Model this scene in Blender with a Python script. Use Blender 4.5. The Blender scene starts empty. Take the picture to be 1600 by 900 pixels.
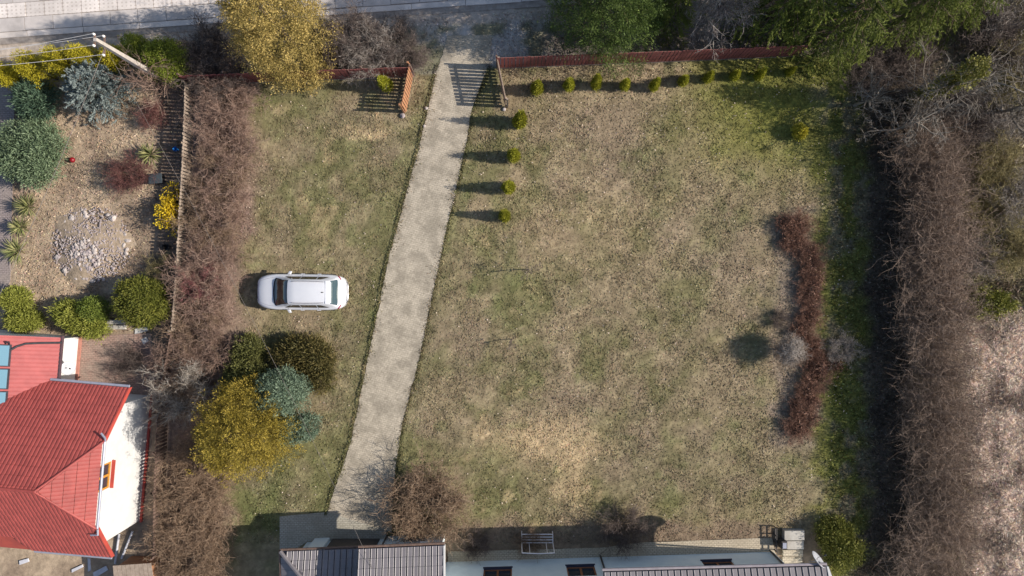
import bpy, math
import numpy as np
from mathutils import Vector

# ------------------------------------------------------------------ camera, sky, sun, exposure
CAM_H = 37.4                 # drone height above ground (m)
FPX = 1600 * 24 / 36         # focal length in photo pixels
scene = bpy.context.scene
COL = scene.collection
cam_data = bpy.data.cameras.new('camera'); cam_data.lens = 24; cam_data.sensor_width = 36
cam_data.clip_end = 1000
cam = bpy.data.objects.new('camera', cam_data); COL.objects.link(cam)
cam.location = (0, 0, CAM_H); scene.camera = cam

SUN_EL = math.radians(31.0)
SUN_AZ = math.atan2(-0.05, 1.0)          # direction towards the sun in the xy plane
world = bpy.data.worlds.new('World'); scene.world = world; world.use_nodes = True
wn = world.node_tree
sky = wn.nodes.new('ShaderNodeTexSky'); sky.sky_type = 'NISHITA'; sky.sun_disc = False
sky.sun_elevation = SUN_EL; sky.sun_rotation = math.pi / 2 - SUN_AZ
wn.links.new(sky.outputs[0], wn.nodes['Background'].inputs[0])
wn.nodes['Background'].inputs[1].default_value = 0.105
sun = bpy.data.lights.new('sun', 'SUN'); sun.energy = 4.9; sun.angle = math.radians(0.5); sun.color = (1.0, 0.92, 0.82)
so = bpy.data.objects.new('sun', sun); COL.objects.link(so)
sd = Vector((math.cos(SUN_AZ) * math.cos(SUN_EL), math.sin(SUN_AZ) * math.cos(SUN_EL), math.sin(SUN_EL)))
so.rotation_euler = sd.to_track_quat('Z', 'Y').to_euler(); so.location = sd * 60
vs = scene.view_settings
vs.view_transform = 'Standard'; vs.look = 'None'; vs.gamma = 1.0; vs.use_curve_mapping = False
vs.exposure = 0.32
scene.render.resolution_x = 1024; scene.render.resolution_y = 576

# ------------------------------------------------------------------ helpers
RNG = np.random.default_rng(7)
PXM = FPX / CAM_H

def G(px, py, h=0.0):
    """world point at height h that the photo shows at pixel px,py"""
    k = (CAM_H - h) / FPX
    return np.array([(px - 800) * k, (450 - py) * k, h])

def norm(a):
    return a / np.maximum(np.linalg.norm(a, axis=-1, keepdims=True), 1e-9)

def np_mesh(name, V, F, face_var=None, face_col=None, smooth=False):
    V = np.asarray(V, dtype=np.float32); F = np.asarray(F, dtype=np.int32)
    me = bpy.data.meshes.new(name)
    k = F.shape[1]; n = len(F)
    me.vertices.add(len(V)); me.vertices.foreach_set('co', V.ravel())
    me.loops.add(n * k); me.loops.foreach_set('vertex_index', F.ravel())
    me.polygons.add(n)
    me.polygons.foreach_set('loop_start', np.arange(n, dtype=np.int32) * k)
    me.polygons.foreach_set('loop_total', np.full(n, k, dtype=np.int32))
    if smooth: me.polygons.foreach_set('use_smooth', np.ones(n, dtype=bool))
    me.update(calc_edges=True)
    if face_var is not None:
        a = me.attributes.new('var', 'FLOAT', 'FACE'); a.data.foreach_set('value', np.asarray(face_var, dtype=np.float32))
    if face_col is not None:
        c = np.concatenate([face_col, np.ones((n, 1))], 1).astype(np.float32)
        a = me.attributes.new('Col', 'FLOAT_COLOR', 'FACE'); a.data.foreach_set('color', c.ravel())
    return me

def link(name, me, parent=None, mat=None, loc=(0, 0, 0), rotz=0.0, scale=None):
    om = None
    if isinstance(me, tuple): me, om = me
    o = bpy.data.objects.new(name, me); COL.objects.link(o)
    if om is not None: o.material_slots[0].link = 'OBJECT'; o.material_slots[0].material = om
    if mat is not None and me is not None and len(me.materials) == 0: me.materials.append(mat)
    o.location = loc; o.rotation_euler = (0, 0, rotz)
    if scale is not None: o.scale = scale if hasattr(scale, '__len__') else (scale,) * 3
    if parent is not None: o.parent = parent
    if name in ('twigs', 'branches'): o['kind'] = 'stuff'     # too fine to pick apart
    return o

def mesh_with(me, m):          # shared mesh data, material set on the object
    if len(me.materials) == 0: me.materials.append(None)
    return (me, m)

def tag(o, label, cat, group=None, kind=None):
    if label: o['label'] = label
    if cat: o['category'] = cat
    if group: o['group'] = group
    if kind: o['kind'] = kind
    return o

def thing(name, label, cat, loc=(0, 0, 0), rotz=0.0, group=None, scale=None):
    o = bpy.data.objects.new(name, None); COL.objects.link(o); o.empty_display_size = 0.3
    o.location = tuple(float(v) for v in loc); o.rotation_euler = (0, 0, rotz)
    if scale is not None: o.scale = scale if hasattr(scale, '__len__') else (scale,) * 3
    return tag(o, label, cat, group)

def copy_tree(o, parent=None):
    c = o.copy(); COL.objects.link(c); c.parent = parent
    for ch in list(o.children): copy_tree(ch, c)
    return c

class MB:
    """collects polygons; build() links them as one mesh object"""
    def __init__(s): s.v = []; s.f = []
    def poly(s, pts):
        b = len(s.v); s.v += [tuple(map(float, p)) for p in pts]; s.f.append(tuple(range(b, b + len(pts)))); return s
    def hexa(s, p):           # 8 points: bottom 4 ccw, top 4 ccw
        b = len(s.v); s.v += [tuple(map(float, q)) for q in p]
        for f in ((3, 2, 1, 0), (4, 5, 6, 7), (0, 1, 5, 4), (1, 2, 6, 5), (2, 3, 7, 6), (3, 0, 4, 7)):
            s.f.append(tuple(b + i for i in f))
        return s
    def box(s, x0, x1, y0, y1, z0, z1):
        return s.hexa([(x0, y0, z0), (x1, y0, z0), (x1, y1, z0), (x0, y1, z0), (x0, y0, z1), (x1, y0, z1), (x1, y1, z1), (x0, y1, z1)])
    def slab(s, quad, th):    # quad top face (ccw from above), thickness downwards
        q = [np.array(p, float) for p in quad]
        d = np.array([0, 0, -th])
        return s.hexa([p + d for p in q] + q)
    def tube(s, pts, r, sides=6, cap=True):
        pts = np.array(pts, float); n = len(pts)
        rr = np.broadcast_to(np.asarray(r, float), (n,))
        t = norm(np.gradient(pts, axis=0)); ref = np.array([0.31, 0.2, 0.93])
        if abs(t[0] @ ref) > 0.95: ref = np.array([1.0, 0.1, 0.0])
        b = len(s.v)
        for i in range(n):
            u = norm(np.cross(t[i], ref)); w = np.cross(t[i], u)
            for k in range(sides):
                a = 2 * math.pi * k / sides
                s.v.append(tuple(pts[i] + rr[i] * (u * math.cos(a) + w * math.sin(a))))
        for i in range(n - 1):
            for k in range(sides):
                k2 = (k + 1) % sides
                s.f.append((b + i * sides + k, b + i * sides + k2, b + (i + 1) * sides + k2, b + (i + 1) * sides + k))
        if cap:
            s.f.append(tuple(b + k for k in range(sides))[::-1]); s.f.append(tuple(b + (n - 1) * sides + k for k in range(sides)))
        return s
    def lathe(s, prof, c=(0, 0, 0), sides=16):
        b = len(s.v)
        for r, z in prof:
            for k in range(sides):
                a = 2 * math.pi * k / sides
                s.v.append((c[0] + r * math.cos(a), c[1] + r * math.sin(a), c[2] + z))
        for i in range(len(prof) - 1):
            for k in range(sides):
                k2 = (k + 1) % sides
                s.f.append((b + i * sides + k, b + i * sides + k2, b + (i + 1) * sides + k2, b + (i + 1) * sides + k))
        s.f.append(tuple(b + k for k in range(sides))[::-1]); s.f.append(tuple(b + (len(prof) - 1) * sides + k for k in range(sides)))
        return s
    def mesh(s, name, origin=(0, 0, 0), smooth=False):
        me = bpy.data.meshes.new(name)
        o = origin
        me.from_pydata([(x - o[0], y - o[1], z - o[2]) for x, y, z in s.v], [], s.f)
        if smooth: me.polygons.foreach_set('use_smooth', np.ones(len(me.polygons), dtype=bool))
        me.update(); return me
    def build(s, name, mat, parent=None, smooth=False, bevel=0.0):
        """vertices are world coordinates; a parent is an unrotated Empty or a child of one"""
        org = np.zeros(3); p = parent
        while p is not None: org = org + np.array(p.location); p = p.parent
        o = link(name, s.mesh(name, org, smooth), parent, mat)
        if bevel: add_bevel(o, bevel)
        return o

def add_bevel(o, w):
    m = o.modifiers.new('bevel', 'BEVEL'); m.width = w; m.segments = 2; m.limit_method = 'ANGLE'

# ---- value noise (numpy) -------------------------------------------------------
_LAT = RNG.random((256, 256))
def vnoise(x, y):
    x = np.asarray(x, float); y = np.asarray(y, float)
    xi = np.floor(x).astype(int); yi = np.floor(y).astype(int); fx = x - xi; fy = y - yi
    fx = fx * fx * (3 - 2 * fx); fy = fy * fy * (3 - 2 * fy)
    g = lambda i, j: _LAT[i % 256, j % 256]
    return (g(xi, yi) * (1 - fx) + g(xi + 1, yi) * fx) * (1 - fy) + (g(xi, yi + 1) * (1 - fx) + g(xi + 1, yi + 1) * fx) * fy
def fbm(x, y, o=4):
    s = 0; a = 0.5; t = 0
    for i in range(o):
        s = s + a * vnoise(x * 2 ** i + 17.3 * i, y * 2 ** i + 5.1 * i); t += a; a *= 0.55
    return s / t
def sstep(a, b, x): 
    t = np.clip((x - a) / (b - a), 0, 1); return t * t * (3 - 2 * t)

# ------------------------------------------------------------------ materials
MATS = {}
def new_mat(name):
    m = bpy.data.materials.new(name); m.use_nodes = True
    nt = m.node_tree; b = nt.nodes['Principled BSDF']; MATS[name] = m
    return m, nt, b

def N(nt, typ, **kw):
    n = nt.nodes.new(typ)
    for k, v in kw.items():
        if k in n.inputs: n.inputs[k].default_value = v
        else: setattr(n, k, v)
    return n

def ramp(nt, fac, stops):
    r = nt.nodes.new('ShaderNodeValToRGB'); e = r.color_ramp.elements
    while len(e) < len(stops): e.new(0.5)
    for el, (p, c) in zip(e, stops): el.position = p; el.color = (*c, 1)
    nt.links.new(fac, r.inputs[0]); return r.outputs[0]

def mul(c, k): return tuple(min(1, v * k) for v in c)

def plain(name, col, col2=None, scale=3.0, rough=0.75, bump=0.0, bscale=20.0, metallic=0.0, coat=0.0, spec=0.4, coord='Object'):
    """two-tone weathered surface"""
    m, nt, b = new_mat(name)
    tc = N(nt, 'ShaderNodeTexCoord')
    col2 = col2 or mul(col, 0.72)
    no = N(nt, 'ShaderNodeTexNoise', Scale=scale, Detail=7.0, Roughness=0.65)
    nt.links.new(tc.outputs[coord], no.inputs['Vector'])
    c = ramp(nt, no.outputs[0], [(0.34, col2), (0.64, col)])
    oi = N(nt, 'ShaderNodeObjectInfo'); mr = N(nt, 'ShaderNodeMapRange'); nt.links.new(oi.outputs['Random'], mr.inputs[0]); mr.inputs[3].default_value = .92; mr.inputs[4].default_value = 1.08
    hs = N(nt, 'ShaderNodeHueSaturation'); nt.links.new(c, hs.inputs['Color']); nt.links.new(mr.outputs[0], hs.inputs['Value'])
    nt.links.new(hs.outputs[0], b.inputs['Base Color'])
    b.inputs['Roughness'].default_value = rough; b.inputs['Metallic'].default_value = metallic
    b.inputs['Coat Weight'].default_value = coat; b.inputs['Specular IOR Level'].default_value = spec
    if bump:
        n2 = N(nt, 'ShaderNodeTexNoise', Scale=bscale, Detail=5.0)
        nt.links.new(tc.outputs[coord], n2.inputs['Vector'])
        bp = N(nt, 'ShaderNodeBump', Strength=bump, Distance=0.03)
        nt.links.new(n2.outputs[0], bp.inputs['Height']); nt.links.new(bp.outputs[0], b.inputs['Normal'])
    return m

def leafy(name, c_dark, c_mid, c_light, transl=0.14, rough=0.6, objvar=0.12):
    """leaves and twigs: colour varies from face to face"""
    m, nt, b = new_mat(name)
    at = N(nt, 'ShaderNodeAttribute', attribute_name='var')
    c = ramp(nt, at.outputs['Fac'], [(0.0, c_dark), (0.5, c_mid), (1.0, c_light)])
    oi = N(nt, 'ShaderNodeObjectInfo')
    mr = N(nt, 'ShaderNodeMapRange'); nt.links.new(oi.outputs['Random'], mr.inputs[0])
    mr.inputs[3].default_value = 1 - objvar; mr.inputs[4].default_value = 1 + objvar
    hs = N(nt, 'ShaderNodeHueSaturation'); nt.links.new(c, hs.inputs['Color']); nt.links.new(mr.outputs[0], hs.inputs['Value'])
    nt.links.new(hs.outputs[0], b.inputs['Base Color'])
    b.inputs['Roughness'].default_value = rough; b.inputs['Specular IOR Level'].default_value = 0.25
    if transl:
        tr = N(nt, 'ShaderNodeBsdfTranslucent'); nt.links.new(hs.outputs[0], tr.inputs['Color'])
        mx = N(nt, 'ShaderNodeMixShader', Fac=transl)
        nt.links.new(b.outputs[0], mx.inputs[1]); nt.links.new(tr.outputs[0], mx.inputs[2])
        nt.links.new(mx.outputs[0], nt.nodes['Material Output'].inputs[0])
    return m

def attr_mat(name, scale=5.0, lo=0.6, hi=1.35, bump=0.6, transl=0.0):
    """ground cover: colour attribute x fine mottling"""
    m, nt, b = new_mat(name)
    at = N(nt, 'ShaderNodeAttribute', attribute_name='Col')
    ge = N(nt, 'ShaderNodeNewGeometry')
    no = N(nt, 'ShaderNodeTexNoise', Scale=scale, Detail=9.0, Roughness=0.72)
    nt.links.new(ge.outputs['Position'], no.inputs['Vector'])
    mr = N(nt, 'ShaderNodeMapRange'); nt.links.new(no.outputs[0], mr.inputs[0])
    mr.inputs[1].default_value = 0.32; mr.inputs[2].default_value = 0.68; mr.inputs[3].default_value = lo; mr.inputs[4].default_value = hi
    hs = N(nt, 'ShaderNodeHueSaturation'); nt.links.new(at.outputs['Color'], hs.inputs['Color']); nt.links.new(mr.outputs[0], hs.inputs['Value'])
    nt.links.new(hs.outputs[0], b.inputs['Base Color']); b.inputs['Roughness'].default_value = 0.95; b.inputs['Specular IOR Level'].default_value = 0.1
    if bump:
        bp = N(nt, 'ShaderNodeBump', Strength=bump, Distance=0.06)
        nt.links.new(no.outputs[0], bp.inputs['Height']); nt.links.new(bp.outputs[0], b.inputs['Normal'])
    return m

def paver_mat(name, c1, c2, dirt, mortar, rot=0.0, bw=0.2, bh=0.1, dirt_lo=0.42, dirt_hi=0.62):
    m, nt, b = new_mat(name)
    ge = N(nt, 'ShaderNodeNewGeometry'); mp = N(nt, 'ShaderNodeMapping'); mp.inputs['Rotation'].default_value = (0, 0, rot)
    nt.links.new(ge.outputs['Position'], mp.inputs[0])
    br = N(nt, 'ShaderNodeTexBrick'); nt.links.new(mp.outputs[0], br.inputs['Vector'])
    br.inputs['Color1'].default_value = (*c1, 1); br.inputs['Color2'].default_value = (*c2, 1); br.inputs['Mortar'].default_value = (*mortar, 1)
    br.inputs['Scale'].default_value = 1.0; br.inputs['Mortar Size'].default_value = 0.012; br.inputs['Brick Width'].default_value = bw; br.inputs['Row Height'].default_value = bh
    no = N(nt, 'ShaderNodeTexNoise', Scale=1.0, Detail=8.0, Roughness=0.66, Distortion=0.15); nt.links.new(ge.outputs['Position'], no.inputs['Vector'])
    mr = N(nt, 'ShaderNodeMapRange'); nt.links.new(no.outputs[0], mr.inputs[0]); mr.inputs[1].default_value = dirt_lo; mr.inputs[2].default_value = dirt_hi; mr.inputs[4].default_value = 0.72
    mx = N(nt, 'ShaderNodeMix', data_type='RGBA'); nt.links.new(mr.outputs[0], mx.inputs[0])
    nt.links.new(br.outputs[0], mx.inputs[6]); mx.inputs[7].default_value = (*dirt, 1)
    n3 = N(nt, 'ShaderNodeTexNoise', Scale=9.0, Detail=6.0, Roughness=0.7); nt.links.new(ge.outputs['Position'], n3.inputs['Vector'])
    m3 = N(nt, 'ShaderNodeMapRange'); nt.links.new(n3.outputs[0], m3.inputs[0]); m3.inputs[1].default_value = .3; m3.inputs[2].default_value = .7; m3.inputs[3].default_value = 0.75; m3.inputs[4].default_value = 1.2
    hs = N(nt, 'ShaderNodeHueSaturation'); nt.links.new(mx.outputs[2], hs.inputs['Color']); nt.links.new(m3.outputs[0], hs.inputs['Value'])
    nt.links.new(hs.outputs[0], b.inputs['Base Color']); b.inputs['Roughness'].default_value = 0.9
    bp = N(nt, 'ShaderNodeBump', Strength=0.5, Distance=0.01); nt.links.new(br.outputs['Fac'], bp.inputs['Height']); bp.invert = True
    nt.links.new(bp.outputs[0], b.inputs['Normal'])
    return m

# ------------------------------------------------------------------ vegetation generators
def tubes(P, r0, r1, sides=3, rng=RNG):
    n, m, _ = P.shape
    t = norm(np.gradient(P, axis=1))
    ref = norm(rng.normal(size=(n, 1, 3))); u = norm(np.cross(t, ref)); w = np.cross(t, u)
    s = np.linspace(0, 1, m)[None, :, None]
    r = np.asarray(r0).reshape(-1, 1, 1) * (1 - s) + np.asarray(r1).reshape(-1, 1, 1) * s
    rings = [P + r * (u * math.cos(a) + w * math.sin(a)) for a in np.arange(sides) * 2 * math.pi / sides]
    V = np.stack(rings, 2).reshape(-1, 3)
    i = (np.arange(n)[:, None, None] * m + np.arange(m - 1)[None, :, None]) * sides
    k = np.arange(sides)[None, None, :]; k2 = (k + 1) % sides
    F = np.stack([i + k, i + k2, i + sides + k2, i + sides + k], -1).reshape(-1, 4)
    return V, F, np.repeat(np.arange(n), (m - 1) * sides)

def grow(p, d, L, m, wob, up, rng):
    pts = [p]; d = norm(d); st = (np.asarray(L) / m).reshape(-1, 1)
    for _ in range(m):
        d = norm(d + rng.normal(size=d.shape) * wob + np.array([0, 0, up])); p = p + d * st; pts.append(p)
    return np.stack(pts, 1)

def children(P, k, lo, hi, rng, a, b, c):
    n, m, _ = P.shape
    i = rng.integers(0, n, k); t = rng.uniform(lo, hi, k) * (m - 1); j = np.minimum(t.astype(int), m - 2); f = (t - j)[:, None]
    p = P[i, j] * (1 - f) + P[i, j + 1] * f; tan = norm(P[i, j + 1] - P[i, j])
    d = norm(tan * a + norm(rng.normal(size=(k, 3))) * b + np.array([0, 0, c]))
    return p, d

def twig_mesh(name, polys_r, rng, tone=0.0):
    Vs, Fs, vv = [], [], []; off = 0
    for P, r0, r1 in polys_r:
        V, F, idx = tubes(P, np.full(len(P), r0) * rng.uniform(.7, 1.3, len(P)), np.full(len(P), r1), 3, rng)
        Vs.append(V); Fs.append(F + off); off += len(V); vv.append(rng.random(len(P))[idx])
    return np_mesh(name, np.concatenate(Vs), np.concatenate(Fs), face_var=np.clip(np.concatenate(vv) + tone, 0, 1))

def bare_bush(seed, R=1.3, h=2.0, nst=34, n1=420, n2=1300, lean=0.55, r=0.011, base=0.55, fl=0.55, wob=.14):
    """returns (stem mesh, twig mesh) of a leafless shrub"""
    rng = np.random.default_rng(seed)
    a = rng.uniform(0, 2 * math.pi, nst); rr = R * base * np.sqrt(rng.random(nst))
    p = np.stack([rr * np.cos(a), rr * np.sin(a), np.zeros(nst)], 1)
    a2 = a + rng.normal(0, .5, nst)
    d = np.stack([np.cos(a2) * lean, np.sin(a2) * lean, np.ones(nst)], 1) + rng.normal(0, .18, (nst, 3))
    S = grow(p, d, h * rng.uniform(.7, 1.08, nst), 6, wob, -.01, rng)
    p, d = children(S, n1, .15, 1, rng, .7, .75, .12); A = grow(p, d, h * rng.uniform(.2, .5, n1), 4, .2, .0, rng)
    p, d = children(A, n2, .1, 1, rng, .6, .9, .1); B = grow(p, d, fl * rng.uniform(.5, 1.3, n2), 3, .22, .0, rng)
    for Q in (S, A, B): Q[:, :, 2] = np.maximum(Q[:, :, 2], .01)
    return (twig_mesh('stems', [(S, r * 2.2, r * .9)], rng), twig_mesh('twigs', [(A, r * 1.25, r * .7), (B, r * .9, r * .5)], rng))

def leaves(C, D, L, Wd, rng, fold=0.25, Nn=None):
    """kite-shaped leaf quads at C pointing along D"""
    n = len(C); D = norm(D); s = norm(np.cross(D, rng.normal(size=(n, 3)) if Nn is None else Nn + .55 * rng.normal(size=(n, 3)))); u = np.cross(s, D)
    L = np.asarray(L).reshape(-1, 1) * np.ones((n, 1)); Wd = np.asarray(Wd).reshape(-1, 1) * np.ones((n, 1))
    m = C + D * L * .45
    V = np.stack([C, m + s * Wd * .5 + u * Wd * fold, C + D * L, m - s * Wd * .5 + u * Wd * fold], 1).reshape(-1, 3)
    F = np.arange(n * 4).reshape(n, 4)
    return V, F

def crown(name, blobs, nclump, per, cr, L, Wd, seed, shell=(.72, 1.0), rough=.10, nb=1.0, ob=.9, rb=.45, up=.15, zmin=0.03, inner=.25, zlo=-.35):
    """foliage of leaf clumps spread over (and inside) ellipsoids  blobs = [(centre, radii), ...]"""
    rng = np.random.default_rng(seed)
    w = np.array([b[1][0] * b[1][1] + b[1][0] * b[1][2] for b in blobs], float); w /= w.sum()
    bi = rng.choice(len(blobs), nclump, p=w)
    c0 = np.array([b[0] for b in blobs], float)[bi]; rad = np.array([b[1] for b in blobs], float)[bi]
    n = norm(rng.normal(size=(nclump * 3, 3))); n = n[n[:, 2] > zlo][:nclump]
    if len(n) < nclump: n = np.concatenate([n, norm(np.abs(rng.normal(size=(nclump - len(n), 3))))])
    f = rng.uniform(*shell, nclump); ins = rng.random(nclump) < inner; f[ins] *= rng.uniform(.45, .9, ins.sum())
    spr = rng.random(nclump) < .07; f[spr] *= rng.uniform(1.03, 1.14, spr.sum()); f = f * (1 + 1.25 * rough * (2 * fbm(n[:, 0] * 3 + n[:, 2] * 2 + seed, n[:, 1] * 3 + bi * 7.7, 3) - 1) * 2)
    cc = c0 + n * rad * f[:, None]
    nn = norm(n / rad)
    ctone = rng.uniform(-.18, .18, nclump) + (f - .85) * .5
    k = per; i = np.repeat(np.arange(nclump), k)
    off = rng.normal(size=(nclump * k, 3)) * cr * .6
    P = cc[i] + off; P[:, 2] = np.maximum(P[:, 2], zmin)
    D = nn[i] * nb + off / cr * ob + rng.normal(size=off.shape) * rb + np.array([0, 0, up])
    sz = rng.uniform(.65, 1.3, len(P))
    D = D - nn[i] * (D * nn[i]).sum(1, keepdims=True) * .45
    V, F = leaves(P, D, L * sz, Wd * sz, rng, .25, nn[i])
    V[:, 2] = np.maximum(V[:, 2], .01)
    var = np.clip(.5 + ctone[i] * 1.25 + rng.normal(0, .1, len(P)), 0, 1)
    return np_mesh(name, V, F, face_var=var)

def conifer(seed, h, R, nbr=130, z0=.06, droop=.35, L=.2, Wd=.075, pw=.8, side=11, nee=9, curl=.0):
    """spruce/pine: whorls of branches with side shoots; returns (trunk+limb mesh, foliage mesh)"""
    rng = np.random.default_rng(seed)
    zf = z0 + (1 - z0) * np.sort(rng.random(nbr)) ** 1.15 * .97
    az = np.arange(nbr) * 2.39996 + rng.normal(0, .3, nbr)
    ln = R * np.maximum((1 - zf), .03) ** pw * rng.uniform(.72, 1.12, nbr)
    p = np.stack([0 * az, 0 * az, zf * h], 1)
    d = np.stack([np.cos(az), np.sin(az), .25 + .5 * zf - .1], 1)
    m = 6; pts = [p]; d = norm(d)
    for q in range(m):
        d = norm(d + np.array([0, 0, -droop / m * (1.6 if q < 4 else -.6)]) + rng.normal(0, .05, d.shape)); p = p + d * (ln / m)[:, None]; pts.append(p)
    B = np.stack(pts, 1)
    k = nbr * side
    i = np.repeat(np.arange(nbr), side); t = np.tile((np.arange(side) + .5) / side, nbr) * .85 + .15
    tt = t * m; j = np.minimum(tt.astype(int), m - 1); f = (tt - j)[:, None]
    p = B[i, j] * (1 - f) + B[i, j + 1] * f; tan = norm(B[i, j + 1] - B[i, j])
    sgn = np.where(rng.random(k) < .5, -1, 1)[:, None]
    sv = norm(np.cross(tan, np.array([0, 0, 1.]))) * sgn
    d = norm(tan * .75 + sv * .8 + np.array([0, 0, -droop * .5]) + rng.normal(0, .2, (k, 3)))
    sl = ln[i] * (.12 + .3 * (1 - np.abs(t - .4))) * rng.uniform(.6, 1.1, k)
    Sh = grow(p, d, sl, 3, .12, -.06 * droop, rng)
    kk = k * nee; ii = np.repeat(np.arange(k), nee); t2 = rng.random(kk) * 3; j2 = np.minimum(t2.astype(int), 2); f2 = (t2 - j2)[:, None]
    P = Sh[ii, j2] * (1 - f2) + Sh[ii, j2 + 1] * f2; tn = norm(Sh[ii, j2 + 1] - Sh[ii, j2])
    D = tn * .9 + rng.normal(0, .33, (kk, 3)) + np.array([0, 0, .1 + curl])
    s = rng.uniform(.7, 1.3, kk)
    V, F = leaves(P, D, L * s, Wd * s, rng)
    tip = np.clip(t[ii] * .5 + t2 / 3 * .35, 0, 1)
    var = np.clip(.12 + tip * .7 + rng.normal(0, .13, kk), 0, 1)
    fol = np_mesh('foliage', V, F, face_var=var)
    T = np.array([[[0, 0, -.1], [.02, .01, h * .35], [.0, .03, h * .7], [0, 0, h]]])
    V1, F1, _ = tubes(T, [.05 + h * .014], [.02], 7, rng)
    V2, F2, _ = tubes(B, np.full(nbr, .03), np.full(nbr, .008), 3, rng)
    tr = np_mesh('trunk', V1, F1, face_var=np.full(len(F1), .5)); br = np_mesh('branches', V2, F2, face_var=np.full(len(F2), .4))
    return tr, br, fol

def bare_tree(seed, h, spread, nl=16, n1=110, n2=420, n3=900, lean=(0, 0), tr=.11, droop=0.0, fine=.008):
    rng = np.random.default_rng(seed)
    T = grow(np.zeros((1, 3)), np.array([[lean[0], lean[1], 1.]]), np.array([h * .92]), 8, .06, .03, rng)
    p, d = children(T, nl, .22, 1, rng, .55, .9, .15); A = grow(p, d, spread * rng.uniform(.6, 1.15, nl), 6, .14, .03, rng)
    p, d = children(A, n1, .15, 1, rng, .8, .7, .05); B = grow(p, d, spread * .45 * rng.uniform(.5, 1.2, n1), 4, .17, -droop, rng)
    p, d = children(B, n2, .1, 1, rng, .75, .7, 0); C_ = grow(p, d, spread * .22 * rng.uniform(.5, 1.3, n2), 3, .2, -droop, rng)
    p, d = children(C_, n3, .1, 1, rng, .7, .7, 0); D_ = grow(p, d, spread * .13 * rng.uniform(.5, 1.3, n3), 3, .2, -droop * 1.5, rng)
    for Q in (A, B, C_, D_): Q[:, :, 2] = np.maximum(Q[:, :, 2], .05)
    V, F, _ = tubes(T, [tr], [tr * .25], 7, rng); trunk = np_mesh('trunk', V, F, face_var=np.full(len(F), .6))
    limbs = twig_mesh('limbs', [(A, tr * .42, tr * .12), (B, tr * .17, .008)], rng, .15)
    tw = twig_mesh('twigs', [(C_, fine * 1.4, fine), (D_, fine, fine * .6)], rng)
    return trunk, limbs, tw

# ------------------------------------------------------------------ ground zones
DRV_L = [(698, 56), (692, 85), (683, 110), (668, 172), (655, 230), (638, 290), (622, 350), (608, 400), (600, 440), (588, 500), (575, 560), (562, 625), (548, 690), (533, 735), (520, 772), (512, 800)]
DRV_R = [(768, 54), (766, 85), (760, 110), (737, 172), (727, 230), (712, 300), (699, 350), (689, 400), (680, 440), (667, 500), (655, 560), (642, 610), (629, 660), (622, 705), (617, 740), (612, 832)]

def hedge_x(py):   # boundary fence base line, pixels
    return np.interp(py, [100, 230, 410, 510, 640, 760, 900], [305, 301, 291, 284, 262, 258, 256])

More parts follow.
